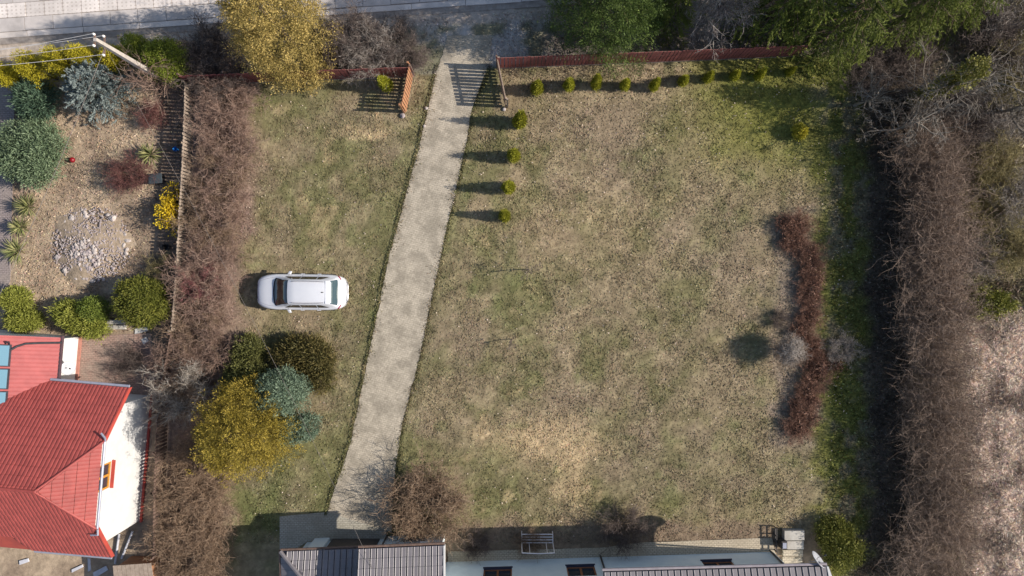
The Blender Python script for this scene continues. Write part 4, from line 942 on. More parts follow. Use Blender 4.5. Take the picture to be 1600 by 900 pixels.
    m = MB(); m.box(-2.43, -2.38, -.38, .38, .40, .62); link('grille', m.mesh('grille'), t, black)
    # bonnet shut lines
    for s in (-1, 1):
        P = [surf(x, v) * np.array([1, s, 1]) + np.array([0, 0, .001]) for x, v in zip(np.linspace(-2.2, -1.42, 9), np.linspace(3.2, 4.2, 9))]
        m = MB(); m.tube(P, .006, 4); link('bonnet_seam', m.mesh('bonnet_seam'), t, alu)
    seam = plain('panel_gap', (.12, .12, .13), (.09, .09, .1), 5, .7)
    for s in (-1, 1):
        for x in (-.62, .12, 1.0):
            m = MB(); m.tube([surf(x + .02 * (v - 6), v) * np.array([1, s, 1]) for v in np.linspace(6, 10, 9)], .006, 4); link('door_seam', m.mesh('door_seam'), t, seam)
    m = MB(); m.tube([surf(1.50, abs(v)) * np.array([1, 1 if v >= 0 else -1, 1]) for v in np.linspace(-3.6, 3.6, 13)], .005, 4); link('roof_seam', m.mesh('roof_seam'), t, alu)
    m = MB(); m.tube([surf(2.12, abs(v)) * np.array([1, 1 if v >= 0 else -1, 1]) for v in np.linspace(-4, 4, 13)], .005, 4); link('tailgate_seam', m.mesh('tailgate_seam'), t, alu)
    P = [surf(1.45, v) * np.array([1, 1 if v >= 0 else -1, 1]) for v in ()]
    return t
build_car()

# ------------------------------------------------------------------ red-roofed house
M_RED = plain('red_metal_tile', (.35, .07, .06), (.25, .05, .044), 1.6, .6, spec=.4)
M_REDF = plain('red_fascia', (.46, .075, .055), (.36, .06, .05), 2, .45)
M_WHITE = plain('white_render', (.66, .65, .63), (.58, .57, .55), 1.6, .9, .25, 14)
M_ORANGE = plain('orange_window_wood', (.55, .25, .04), (.44, .19, .03), 6, .5)
M_GUT = plain('grey_gutter_metal', (.42, .43, .50), (.34, .35, .42), 3, .35, metallic=.3)
m_, nt_, b_ = new_mat('window_glass'); M_GLASS = m_; b_.inputs['Base Color'].default_value = (.03, .035, .045, 1); b_.inputs['Roughness'].default_value = .05; b_.inputs['Specular IOR Level'].default_value = .7

def ribbed(name, mat, parent, fn, u0, u1, vlo, vhi, pitch, amp, course=.38, stepz=.028, nseg=6):
    """ribbed metal-tile sheet: fn(u,v)->point, ribs along v, clipped between vlo(u) and vhi(u); courses step down"""
    bb = MB(); n = max(1, int(round((u1 - u0) / pitch))); p = (u1 - u0) / n
    us = np.linspace(u0, u1, n * nseg + 1)
    prof = amp * (np.abs(np.cos((us - u0) / p * math.pi)) ** .6)
    for ua, ub, pa, pb in zip(us[:-1], us[1:], prof[:-1], prof[1:]):
        a0, a1 = vlo(ua), vhi(ua); b0, b1 = vlo(ub), vhi(ub)
        if a1 - a0 < .02 and b1 - b0 < .02: continue
        lo = min(a0, b0); hi = max(a1, b1)
        cs = np.arange(math.floor(lo / course) * course, hi + course, course)
        for c0 in cs:
            va0, va1 = np.clip(c0, a0, a1), np.clip(c0 + course, a0, a1); vb0, vb1 = np.clip(c0, b0, b1), np.clip(c0 + course, b0, b1)
            if va1 - va0 < 1e-4 and vb1 - vb0 < 1e-4: continue
            P = lambda u, v, z: np.array(fn(u, v)) + np.array([0, 0, z])
            f = lambda v: stepz * (1 - (v - c0) / course)
            bb.poly([P(ua, va0, pa + f(va0)), P(ub, vb0, pb + f(vb0)), P(ub, vb1, pb + f(vb1)), P(ua, va1, pa + f(va1))])
    return bb.build(name, mat, parent)

HS = thing('red_roofed_house', 'white rendered house with red metal tile roof and half hip gable', 'house', (*G(180, 720)[:2], 0))
A_ = G(195, 605, 2.75); B_ = G(152, 690, 4.6); Cc = G(145, 825, 4.6); D_ = G(175, 870, 2.95); Rg = G(55, 766, 6.2)
w_top = G(237, 618); w_bot = G(220, 812)
gd = (w_bot - w_top)[:2]; gd = gd / np.linalg.norm(gd); xd = np.array([gd[1], -gd[0]])     # along wall (towards -y) / outwards (+x)
if xd[0] < 0: xd = -xd
org = w_top[:2]
def HW(u, v, z):   # u: outwards from the gable wall, v: along the gable wall from its top corner
    q = org + xd * u + gd * v; return np.array([q[0], q[1], z])
def inv(p): d = np.array(p)[:2] - org; return float(d @ xd), float(d @ gd)
uA, vA = inv(A_); uB, vB = inv(B_); uC, vC = inv(Cc); uD, vD = inv(D_); uR, vR = inv(Rg)
WL = np.linalg.norm((w_bot - w_top)[:2]); ov = .42
vmid = (vB + vC) / 2; slope = (4.6 - 2.75) / (vB - vA); zr = 4.6 + slope * (vmid - vB); hipL = (uB if uB > uC else uC) - uR; uE = max(uA, uD, uB, uC)
zroof = lambda v: zr - abs(v - vmid) * slope
vT = vA; vBt = vD
# slopes: u from far left to uE ; upper slope v in [vT, vmid]
uL = uE - 11.0
hipz = lambda u: np.clip((uE - u) / hipL, 0, 1)
vB2 = (vB, vC)
ribbed('upper_roof_slope', M_RED, HS, lambda u, v: HW(u, v, zroof(v)), uL, uE, lambda u: vT, lambda u: vB + (vmid - vB) * hipz(u), .19, .028)
ribbed('lower_roof_slope', M_RED, HS, lambda u, v: HW(u, 2 * vmid - v, zroof(v)), uE - 4.6, uE, lambda u: vT + (vmid * 2 - vBt - vT) + max(0, (uE - 4.0 - u)) * 1.6, lambda u: vB + (vmid - vB) * hipz(u), .19, .028)
ribbed('lower_roof_slope', M_RED, HS, lambda u, v: HW(u, 2 * vmid - v, zroof(v)), uL, uE - 4.6, lambda u: vT + 1.2, lambda u: vmid, .19, .028)
# half hip: ribs run down towards +u
ribbed('half_hip', M_RED, HS, lambda u, v: HW(uE - hipL + v * 0 + (hipL - v), u, zr - (hipL - v) / hipL * (zr - 4.6)), vB, vC, lambda u: 0.0, lambda u: hipL * (1 - abs(u - vmid) / (vC - vmid)), .19, .02, .36)
def cap_line(pts, r=.07, name='ridge_cap', mat=M_RED):
    bb = MB(); bb.tube(pts, r, 8); return bb.build(name, mat, HS)
cap_line([HW(uL, vmid, zr + .02), HW(uR, vmid, zr + .02)]); cap_line([HW(uR, vmid, zr + .02), HW(uE, vB, 4.62)], .06, 'hip_cap'); cap_line([HW(uR, vmid, zr + .02), HW(uE, vC, 4.62)], .06, 'hip_cap')
for (va, za, vb_, zb_) in ((vA, zroof(vA), vB, 4.6), (vC, 4.6, vD, zroof(vD))):
    bb = MB(); w = .05
    bb.hexa([HW(uE - .01, va, za - .22), HW(uE + w, va, za - .22), HW(uE + w, vb_, zb_ - .22), HW(uE - .01, vb_, zb_ - .22), HW(uE - .01, va, za + .05), HW(uE + w, va, za + .05), HW(uE + w, vb_, zb_ + .05), HW(uE - .01, vb_, zb_ + .05)]); bb.build('verge_board', M_REDF, HS)
# soffit under the roof (thin boards)
for v0, v1 in ((vT, vmid), (vBt, vmid)):
    bb = MB(); bb.poly([HW(uL, v0, zroof(v0) - .06), HW(uE, v0, zroof(v0) - .06), HW(uE, v1 if False else (vB if v0 == vT else vC), 4.54), HW(uR, vmid, zr - .08), HW(uL, vmid, zr - .08)]); bb.build('soffit', M_REDF, HS)
# gable wall: pentagon up to the half hip, with a window opening in two panes
wt = .3
vw0, vw1 = inv(G(160, 716, 3.6))[1], inv(G(150, 768, 3.6))[1]
wc = (vw0 + vw1) / 2; ww = .66; wz0, wz1 = 3.32, 4.44
def wall_quad(bb, pts): bb.poly([HW(0, v, z) for v, z in pts])
bb = MB(); zt_ = lambda v: min(zroof(v), 4.6) - .07
vl, vr = wc - ww, wc + ww
wall_quad(bb, [(0, 0), (vl, 0), (vl, zt_(vl)), (vB, 4.53), (0, zt_(0))]) if vl > vB else wall_quad(bb, [(0, 0), (vl, 0), (vl, zt_(vl)), (0, zt_(0))])
wall_quad(bb, [(vr, 0), (WL, 0), (WL, zt_(WL)), (vC, 4.53), (vr, zt_(vr))])
wall_quad(bb, [(vl, 0), (vr, 0), (vr, wz0), (vl, wz0)]); wall_quad(bb, [(vl, wz1), (vr, wz1), (vr, 4.53), (vl, 4.53)])
for v in (vl, vr): bb.poly([HW(0, v, wz0), HW(-.18, v, wz0), HW(-.18, v, wz1), HW(0, v, wz1)])
for z in (wz0, wz1): bb.poly([HW(0, vl, z), HW(0, vr, z), HW(-.18, vr, z), HW(-.18, vl, z)])
for v in (0, WL): bb.poly([HW(0, v, 0), HW(-9, v, 0), HW(-9, v, zt_(v)), HW(0, v, zt_(v))])
bb.build('wall', M_WHITE, HS)
W_ = bpy.data.objects.new('window', None); COL.objects.link(W_); W_.parent = HS; W_.location = (0, 0, 0)
def wbox(bb, u0, u1, v0, v1, z0, z1):
    bb.hexa([HW(u0, v0, z0), HW(u0, v1, z0), HW(u1, v1, z0), HW(u1, v0, z0), HW(u0, v0, z1), HW(u0, v1, z1), HW(u1, v1, z1), HW(u1, v0, z1)])
bb = MB()
for v0, v1, z0, z1 in ((vl, vl + .09, wz0, wz1), (vr - .09, vr, wz0, wz1), (vl + .09, vr - .09, wz0, wz0 + .1), (vl + .09, vr - .09, wz1 - .1, wz1), (wc - .06, wc + .06, wz0 + .1, wz1 - .1)): wbox(bb, -.13, -.03, v0, v1, z0, z1)
bb.build('frame', M_ORANGE, W_)
for v0, v1 in ((vl + .09, wc - .06), (wc + .06, vr - .09)):
    bb = MB(); wbox(bb, -.1, -.08, v0, v1, wz0 + .1, wz1 - .1); bb.build('pane', M_GLASS, W_)
bb = MB(); wbox(bb, -.03, .16, vl - .04, vr + .04, wz0 - .07, wz0 - .01); bb.build('sill', M_REDF, W_)
bb = MB(); bb.tube([HW(uE + .06, vB - .02, 4.56), HW(uE + .06, vC + .02, 4.56)], .065, 8); bb.build('gutter', M_GUT, HS)
bb = MB(); bb.tube([HW(uE + .08, vB - .05, 4.56), HW(uE + .12, vB - .2, 4.66), HW(uE - .12, vB - .42, 4.62)], .05, 7); bb.build('downpipe', M_GUT, HS)
bb = MB(); bb.tube([HW(uE + .08, vC + .05, 4.56), HW(uE + .08, vC + .35, 4.5), HW(uE - .3, vC + .42, 4.42)], .05, 7); bb.build('downpipe', M_GUT, HS)
bb = MB(); bb.tube([HW(uE - 4.0, vT - .07, zroof(vT) - .03), HW(uE, vT - .07, zroof(vT) - .03)], .07, 8); bb.build('gutter', M_GUT, HS)
bb = MB(); bb.tube([HW(uE - 3.9, vD + .05, zroof(vD) - .05), HW(uE, vD + .05, zroof(vD) - .05)], .07, 8); bb.build('gutter', M_GUT, HS)
# brick-red plinth edge along wall foot
bb = MB(); wbox(bb, .002, .1, -.1, WL + .1, 0, .14); bb.build('plinth', M_REDF, HS)
# side wing with flatter roof, solar collectors
Wx = G(95, 528, 2.6); Wz = 2.6; ws = .5
uW, vW = inv(Wx)
ribbed('wing_roof', plain('red_sheet_metal', (.45, .125, .118), (.36, .10, .095), 1.6, .5, spec=.5), HS, lambda u, v: HW(uW - v, u, Wz + ws * v), vW - .02, vW + 3.9, lambda u: 0.0, lambda u: 4.2, .21, .03, 4.5, 0.0)
bb = MB(); wbox(bb, uW - .06, uW + .05, vW - .1, vW + 3.2, Wz - .2, Wz - .02); bb.build('wing_gutter', plain('dark_gutter', (.10, .06, .07), (.06, .04, .05), 3, .5), HS)
uw2 = inv(G(122, 560))[0]; v02 = inv(G(122, 526))[1]
bb = MB(); bb.poly([HW(uw2, v02, 0), HW(uw2, v02 + 4.5, 0), HW(uw2, v02 + 4.5, Wz + .2), HW(uw2, v02, Wz + .2)]); bb.poly([HW(uw2 - 6, v02, 0), HW(uw2, v02, 0), HW(uw2, v02, Wz + .2), HW(uw2 - 6, v02, Wz + 3)]); bb.build('wing_wall', M_WHITE, HS)
bb = MB(); wbox(bb, uw2 + .003, uw2 + .14, v02 - .1, v02 + 3.0, 0, .12); bb.build('plinth', plain('terracotta_plinth', (.48, .22, .17), (.38, .17, .13), 3, .8), HS)
M_SOLAR, nt_, b_ = new_mat('solar_glass'); b_.inputs['Base Color'].default_value = (.16, .30, .38, 1); b_.inputs['Roughness'].default_value = .15; b_.inputs['Specular IOR Level'].default_value = .8
M_FRAME = plain('dark_metal_frame', (.05, .05, .06), (.03, .03, .04), 5, .4)
for k_, (pa, pb) in enumerate(((539, 574), (577, 610), (613, 648))):
    hh = 3.85; va = inv(G(8, pa, hh))[1]; vb_ = inv(G(8, pb, hh))[1]; us1 = inv(G(17 - k_ * 3, pa, 3.6))[0]; us0 = us1 - 1.6
    sp = thing('solar_collector', f'pale blue solar collector on red wing roof, {["top", "middle", "bottom"][k_]} of three', 'solar panel', (0, 0, 0), 0, 'solar collectors on the red roof')
    zf_ = lambda u: Wz + ws * (uW - u) + .10
    bb = MB(); bb.slab([HW(us0, vb_, zf_(us0)), HW(us1, vb_, zf_(us1)), HW(us1, va, zf_(us1)), HW(us0, va, zf_(us0))], .07); bb.build('frame', M_FRAME, sp)
    bb = MB(); e = .05; bb.slab([HW(us0 + e, vb_ - e, zf_(us0 + e) + .008), HW(us1 - e, vb_ - e, zf_(us1 - e) + .008), HW(us1 - e, va + e, zf_(us1 - e) + .008), HW(us0 + e, va + e, zf_(us0 + e) + .008)], .02); bb.build('pane', M_SOLAR, sp)
def wr_(px, py, dz=.07):     # point on the wing roof at a pixel
    h = 3.0
    for _ in range(8):
        u, v = inv(G(px, py, h)); h = Wz + ws * (uW - u) + dz
    return G(px, py, h)
bb = MB(); bb.tube([wr_(x, y) for x, y in ((16, 547), (27, 541), (40, 537), (60, 536), (92, 535.5), (97, 535))], .055, 8); tag(bb.build('collector_pipe', plain('black_pipe', (.05, .05, .055), (.03, .03, .035), 5, .6)), 'black insulated pipe curving over the red wing roof', 'pipe')
bb = MB(); bb.tube([wr_(9, 537), wr_(10, 534, .25), wr_(14, 534, .3), wr_(15, 538, .1)], .035, 6); tag(bb.build('vent_pipe', MATS['black_pipe']), 'small hooked vent pipe beside the top solar collector', 'pipe')
# satellite dish on the wing wall
dish_m = plain('dish_grey', (.45, .46, .49), (.38, .39, .42), 3, .4)
dc = G(97, 576, 2.2)
def dish(label, c, R, ang, tilt, mat):
    t = thing('satellite_dish', label, 'satellite dish', c)
    m = MB(); m.lathe([(.02, .0), (R * .5, R * .06), (R * .8, R * .16), (R, R * .26), (R * .98, R * .28), (R * .5, R * .085), (.02, .03)], sides=24)
    o = link('reflector', m.mesh('reflector', smooth=True), t, mat); o.rotation_euler = (tilt, 0, ang)
    v = Vector((0, 0, 1)); v.rotate(o.rotation_euler)
    m = MB(); m.tube([(0, 0, 0), tuple(v * R * .4 + Vector((0, 0, -R * .4))), tuple(v * R * 1.1)], .012, 5); link('feed_arm', m.mesh('feed_arm'), t, MATS['black_pipe'])
    m = MB(); e = v * R * 1.15; m.tube([tuple(e - v * .06), tuple(e + v * .06)], .035, 7); link('receiver', m.mesh('receiver'), t, MATS['black_pipe'])
    m = MB(); m.tube([(0, 0, 0), tuple(-v * .15 + Vector((0, 0, -.08))), tuple(-v * .3 + Vector((0, 0, -.3)))], .022, 6); link('bracket', m.mesh('bracket'), t, MATS['grey_gutter_metal'])
    return t
dish('grey satellite dish on the white wing wall below solar roof', (HW(uw2 + .68, inv(dc)[1], 1.9)), .36, math.radians(90), math.radians(48), dish_m)
# clutter by the red-roofed house
M_BOARD = plain('pale_board', (.62, .62, .66), (.48, .48, .52), 4, .7)
for i, (x0, y0, x1, y1, lab) in enumerate([(181, 880, 188, 833, 'pale pole leaning beside house gable, the steeper of two'), (191, 872, 209, 829, 'pale pole leaning beside house gable, the more slanted of two')]):
    a_ = G(x0, y0); b2 = G(x1, y1); bb = MB(); bb.tube([(a_[0], a_[1], .06), ((a_[0] + b2[0]) / 2, (a_[1] + b2[1]) / 2, .1), (b2[0], b2[1], .12)], .06, 7); tag(bb.build('metal_pole', M_BOARD), lab, 'pole', 'pale poles by the gable')
sh = thing('garden_shed', 'small wooden shed with flat brown roof below the red house', 'shed', (*G(205, 895)[:2], 0))
q0, q1, q2, q3 = G(178, 905, 1.6), G(176, 884, 1.6), G(236, 880, 1.6), G(240, 905, 1.6)
for i in range(9):
    f0, f1 = i / 9 + .004, (i + 1) / 9 - .004; L_ = lambda a, b_, f: a + (b_ - a) * f
    bb = MB(); bb.slab([L_(q0, q3, f0), L_(q0, q3, f1), L_(q1, q2, f1), L_(q1, q2, f0)], .03); bb.build('roof_board', MATS['weathered_grey_wood'], sh)
bb = MB(); x0_, x1_, y0_, y1_ = q1[0] + .1, q2[0] - .1, q0[1] - 1.2, q1[1] - .12; bb.box(x0_, x1_, y0_, y1_, 0, 1.55); bb.build('wall', MATS['orange_stained_wood'], sh)
for i, (px, py, sx, sy, rz_, lab) in enumerate([(38, 877, .55, .22, .3, 'pale broken board lying below red roof eave'), (121, 888, .7, .16, .45, 'pale offcut board on the dark ground below red house'), (140, 882, .16, .75, .05, 'narrow pale plank pointing at the red roof eave'), (157, 893, .9, .3, .5, 'wide pale sheet on the ground next to shed'), (221, 516, .75, .28, .2, 'white triangular sheet by the patio steps'), (227, 532, .35, .3, .5, 'small white square sheet on the patio')]):
    g = G(px, py); bb = MB(); bb.hexa([(-sx / 2, -sy / 2, 0), (sx / 2, -sy / 2 * .8, 0), (sx / 2, sy / 2 * .9, 0), (-sx / 2 * .8, sy / 2, 0), (-sx / 2, -sy / 2, .05), (sx / 2, -sy / 2 * .8, .06), (sx / 2, sy / 2 * .9, .06), (-sx / 2 * .8, sy / 2, .05)])
    tag(link('loose_board', bb.mesh('loose_board'), None, M_BOARD if i < 4 else M_WHITE, (g[0], g[1], .0), rz_), lab, 'board')
st = thing('patio_steps', 'concrete garden steps between patio and globe conifer', 'steps', (*G(178, 510)[:2], 0))
for i, py in enumerate((503, 511)):
    a_ = G(160, py - 4); c_ = G(198, py + 4); bb = MB(); bb.box(a_[0], c_[0], c_[1] + .02, a_[1] - .02, -.05, .14 + .13 * (1 - i)); o = bb.build('step', M_KERB, st); add_bevel(o, .015)
# small garden things
M_REDP = plain('red_plastic', (.26, .012, .02), (.2, .01, .015), 4, .3); M_BLUEP = plain('blue_plastic', (.03, .22, .60), (.02, .17, .5), 4, .4)
g = G(115, 250.5); m = MB(); m.lathe([(.02, .0), (.1, .02), (.15, .1), (.15, .16), (.1, .24), (.02, .27)], sides=18); tag(link('garden_ball', m.mesh('garden_ball', smooth=True), None, M_REDP, (g[0], g[1], -.01)), 'shiny red ball lying on the dry garden grass', 'ball')
def bucket(name, label, px, py, r, h, mat, cat='bucket'):
    g = G(px, py); t = thing(name, label, cat, (g[0], g[1], 0))
    m = MB(); m.lathe([(r * .75, 0), (r, h), (r * 1.08, h), (r * 1.08, h + .02), (r * .95, h + .02), (r * .72, .03)], sides=18); link('tub', m.mesh('tub'), t, mat)
    m = MB(); a = np.linspace(0, math.pi, 9); m.tube(np.stack([np.cos(a) * r, .03 + np.sin(a) * r * .6, h + .02 + np.sin(a) * r * .4], 1), .008, 5); link('handle', m.mesh('handle'), t, MATS['black_pipe'])
bucket('bucket', 'small blue bucket beside the boundary fence', 277, 234, .12, .25, M_BLUEP)
bucket('bucket', 'black bucket in fence shade beside the rockery', 263, 386, .17, .3, MATS['black_plastic'])
g = G(249, 281); t = thing('storage_box', 'dark grey plastic box in shade beside red barberry', 'box', (g[0], g[1], 0), .08)
M_TEAL = plain('grey_blue_plastic', (.07, .09, .10), (.05, .065, .075), 3, .4)
m = MB(); m.box(-.34, .34, -.24, .24, 0, .42); o = link('bin', m.mesh('bin'), t, MATS['black_plastic']); add_bevel(o, .03)
m = MB(); m.box(-.37, .37, -.27, .27, .43, .48); o = link('lid', m.mesh('lid'), t, M_TEAL); add_bevel(o, .02)

# ------------------------------------------------------------------ power pole and wires
M_CONC = plain('pole_concrete', (.46, .415, .37), (.34, .30, .27), 4, .85, .3, 25)
pb = G(258, 127); PH = 6.3
pole = thing('power_pole', 'leaning concrete power pole standing in the hedge corner', 'utility pole', (pb[0], pb[1], 0))
m = MB(); m.hexa([(-.17, -.13, -.2), (.17, -.13, -.2), (.17, .13, -.2), (-.17, .13, -.2), (-.09, -.08, PH), (.09, -.08, PH), (.09, .08, PH), (-.09, .08, PH)]); o = link('shaft', m.mesh('shaft'), pole, M_CONC); add_bevel(o, .02)
m = MB(); m.box(-.12, -.05, -.5, .5, PH - .9, PH - .84); link('crossarm', m.mesh('crossarm'), pole, M_DARKWOOD)
m = MB(); m.box(-.12, -.05, -.3, .3, PH - .16, PH - .10); link('crossarm', m.mesh('crossarm'), pole, M_DARKWOOD)
INS = [(-.08, -.44, PH - .84), (-.08, .44, PH - .84), (-.08, -.26, PH - .1), (-.08, .26, PH - .1)]
M_PORC = plain('white_porcelain', (.82, .80, .78), (.75, .73, .70), 5, .25)
for x, y, z in INS:
    m = MB(); m.lathe([(.02, 0), (.06, .02), (.035, .06), (.055, .08), (.02, .13)], (x, y, z), 10); link('insulator', m.mesh('insulator'), pole, M_PORC)
st_, tw_ = bare_bush(140, .8, 3.0, 20, 160, 420, .12, .009, .5, .4)
t = thing('dry_vine', 'dead leafless vine climbing the foot of the concrete pole', 'vine', (pb[0] + .05, pb[1] - .15, 0)); link('stems', st_, t, T_PINK); link('twigs', tw_, t, T_PINK)
M_WIRE = plain('aluminium_wire', (.55, .53, .52), (.45, .43, .42), 5, .5); M_WIRED = plain('dark_cable', (.22, .19, .17), (.15, .13, .12), 5, .7)
def wire(name, a, b_, sag, mat, label, group, r=.012):
    s = np.linspace(0, 1, 24)[:, None]; P = np.array(a) * (1 - s) + np.array(b_) * s; P[:, 2] -= sag * 4 * (s * (1 - s))[:, 0]
    m = MB(); m.tube(P, r, 4); tag(m.build(name, mat), label, 'wire', group)
PB = np.array([pb[0], pb[1], 0])
for i, (ins, py) in enumerate(zip(INS, (99, 76, 90, 84))):
    e = G(-160, py + 14, PH - .3); wire('power_line', PB + np.array(ins) + [0, 0, .12], e, .25, M_WIRE, 'pale overhead power line running from concrete pole above the yellow thujas', 'power lines from the pole')
wire('service_cable', PB + [0, 0, PH - .7], G(590, 905, 4.3), .9, M_WIRED, 'thin service cable from concrete pole across the lawn to grey roofed house', None, .007)
wire('service_cable', PB + [0, 0, PH - .8], G(-30, 520, 4.2), .3, M_WIRED, 'thin service cable from concrete pole to the red roofed house', None, .012)

# ------------------------------------------------------------------ grey-roofed pale blue house at the bottom
M_BLUEW = plain('pale_blue_render', (.74, .82, .84), (.66, .74, .77), 1.2, .9, .2, 14)
M_TILE = plain('grey_metal_tile', (.225, .205, .212), (.185, .17, .178), 1.5, .42, spec=.5)
M_NAVY = plain('dark_seam', (.08, .075, .10), (.05, .05, .07), 3, .5)
M_BROWNW = plain('brown_window_wood', (.30, .12, .055), (.22, .085, .04), 6, .5)
M_DKDOOR = plain('dark_garage_door', (.07, .06, .055), (.045, .04, .038), 3, .6)
HB = thing('grey_roofed_house', 'pale blue house with grey metal tile roofs below the lawn', 'house', (*G(800, 900)[:2], 0))
def tiled(name, fn, u0, u1, vlo, v1, pitch, course):
    """slope of separate metal tile panels: fn(u,v)->point; each tile is a part with a raised rib on its edge"""
    root = bpy.data.objects.new(name, None); COL.objects.link(root); root.parent = HB
    bb = MB(); bb.poly([fn(u0, vlo(u0)) - np.array([0, 0, .03]), fn(u1, vlo(u1)) - np.array([0, 0, .03]), fn(u1, v1) - np.array([0, 0, .03]), fn(u0, v1) - np.array([0, 0, .03])]); bb.build('underlay', M_NAVY, root)
    n = int(round((u1 - u0) / pitch)); p = (u1 - u0) / n; m = int(math.ceil(v1 / course))
    for i in range(n):
        for j in range(m):
            ua, ub = u0 + i * p, u0 + (i + 1) * p; va, vb_ = j * course, (j + 1) * course
            va = max(va, vlo((ua + ub) / 2))
            if vb_ - va < .05: continue
            us = [ua + .012, ua + p * .16, ua + p * .26, ua + p * .85, ub - .012]; zs = [.0, .055, .03, .025, .0]
            bb = MB(); o_ = len(bb.v)
            for u, z in zip(us, zs):
                bb.v.append(tuple(fn(u, va) + np.array([0, 0, z + .03]))); bb.v.append(tuple(fn(u, vb_) + np.array([0, 0, z + .004])))
            for q in range(4): bb.f.append((2 * q, 2 * q + 2, 2 * q + 3, 2 * q + 1))
            bb.f.append((0, 2, 4, 6, 8)[::-1] if False else (8, 6, 4, 2, 0))
            bb.build('roof_tile', M_TILE, root)
    return root
def lin(a, b_): d = np.array(b_) - np.array(a); L_ = np.linalg.norm(d[:2]); return np.array(a), d / L_, L_
# B block
e0 = G(560, 857.5, 3.85); e1 = G(693, 852, 3.85); o_, d_, L_ = lin(e0, e1); nn_ = np.array([d_[1], -d_[0], 0])  # down the picture (-y)
fB = lambda u, v, o_=o_, d_=d_, nn_=nn_: o_ + d_ * u + nn_ * v + np.array([0, 0, .42 * v])
tiled('garage_roof', fB, 0, L_, lambda u: 0, 2.9, .305, .42)
bb = MB(); bb.hexa([fB(L_, 0) - [0, 0, .2], fB(L_ + .07, 0) - [0, 0, .2], fB(L_ + .07, 2.9) - [0, 0, .2], fB(L_, 2.9) - [0, 0, .2], fB(L_, 0) + [0, 0, .07], fB(L_ + .07, 0) + [0, 0, .07], fB(L_ + .07, 2.9) + [0, 0, .07], fB(L_, 2.9) + [0, 0, .07]]); bb.build('verge_board', M_WHITE, HB)
bb = MB(); bb.tube([fB(-.02, -.07) - [0, 0, .05], fB(L_ + .05, -.07) - [0, 0, .05]], .065, 8); bb.build('gutter', M_DARKWOOD, HB)
bb = MB(); bb.poly([fB(0, 0) - [0, 0, .1], fB(L_, 0) - [0, 0, .1], fB(L_, 1.0) - [0, 0, .5], fB(0, 1.0) - [0, 0, .5]]); bb.build('soffit', M_DARKWOOD, HB)
wx0, wy0 = G(603, 838)[:2]; wx1, wy1 = G(695, 834)[:2]
def wallbox(name, x0, y0, x1, y1, depth, z, mat=M_BLUEW):
    bb = MB(); bb.hexa([(x0, y0 - depth, 0), (x1, y1 - depth, 0), (x1, y1, 0), (x0, y0, 0), (x0, y0 - depth, z), (x1, y1 - depth, z), (x1, y1, z), (x0, y0, z)]); return bb.build(name, mat, HB)
wallbox('garage_wall', wx0, wy0, wx1, wy1, 4.0, 3.75)
bb = MB(); xx, yy = G(668, 841)[:2]; bb.box(xx - .2, xx + .2, wy1 - .1, wy1 + .09, 1.35, 1.6); o = bb.build('meter_box', M_WHITE, HB)
bb = MB(); bb.tube([(wx0 + .1, wy0 + .12, .05), (wx0 + .1, wy0 + .12, 2.6), (wx0 - .1, wy0 + .3, 3.7)], .05, 7); bb.build('downpipe', M_DKDOOR, HB)
# A block with hip at its left end
a0 = G(438.5, 861.5, 2.7); a1 = G(561, 857, 2.7); o_, d_, L_ = lin(a0, a1); nn_ = np.array([d_[1], -d_[0], 0])
fA = lambda u, v, o_=o_, d_=d_, nn_=nn_: o_ + d_ * u + nn_ * v + np.array([0, 0, .40 * v])
root = tiled('porch_roof', fA, 0, L_, lambda u: 0, 2.4, .305, .42)
for ch in list(root.children):       # keep only tiles right of the hip line u > v
    if ch.name.startswith('underlay'): bpy.data.objects.remove(ch); continue
    vs_ = [np.array(v.co) + np.array(HB.location) - o_ for v in ch.data.vertices]; cu = np.mean([v @ d_ for v in vs_]); cv = np.mean([v @ nn_ for v in vs_])
    if cu < cv - .02: bpy.data.objects.remove(ch)
bb = MB(); bb.poly([fA(0, 0) - [0, 0, .035], fA(L_, 0) - [0, 0, .035], fA(L_, 2.4) - [0, 0, .035], fA(2.4, 2.4) - [0, 0, .035]]); bb.build('underlay', M_NAVY, root)
fH = lambda u, v: o_ + nn_ * u + d_ * v + np.array([0, 0, .40 * v])
hp = bpy.data.objects.new('hip_roof', None); COL.objects.link(hp); hp.parent = HB
for i in range(9):
    for j in range(6):
        ua, ub, va, vb_ = i * .3, i * .3 + .29, j * .42, j * .42 + .42
        if (ua + ub) / 2 < (va + vb_) / 2 - .05: continue
        bb = MB(); bb.poly([fH(ua, va) + [0, 0, .03], fH(ua, vb_) + [0, 0, .005], fH(ub, vb_) + [0, 0, .005], fH(ub, va) + [0, 0, .03]]); bb.build('roof_tile', M_TILE, hp)
bb = MB(); bb.poly([fH(0, 0) - [0, 0, .04], fH(2.6, 2.6) - [0, 0, .04], fH(2.7, 0) - [0, 0, .04]]); bb.build('underlay', M_NAVY, hp)
bb = MB(); bb.tube([fA(.0, .0) + [0, 0, .05], fA(2.5, 2.5) + [0, 0, .07]], .10, 8); bb.build('hip_cap', M_TILE, HB)
bb = MB(); bb.tube([fA(-.03, -.06) - [0, 0, .04], fA(L_, -.06) - [0, 0, .04]], .06, 8); bb.build('gutter', M_DARKWOOD, HB)
bb = MB(); bb.tube([fA(-.06, -.03) - [0, 0, .04], fH(2.8, -.06) - [0, 0, .04]], .06, 8); bb.build('gutter', M_DARKWOOD, HB)
x0, y0 = G(480, 847)[:2]; x1, y1 = G(603, 842)[:2]; wallbox('porch_wall', x0, y0, x1 - .003, y1, 3, 2.62)
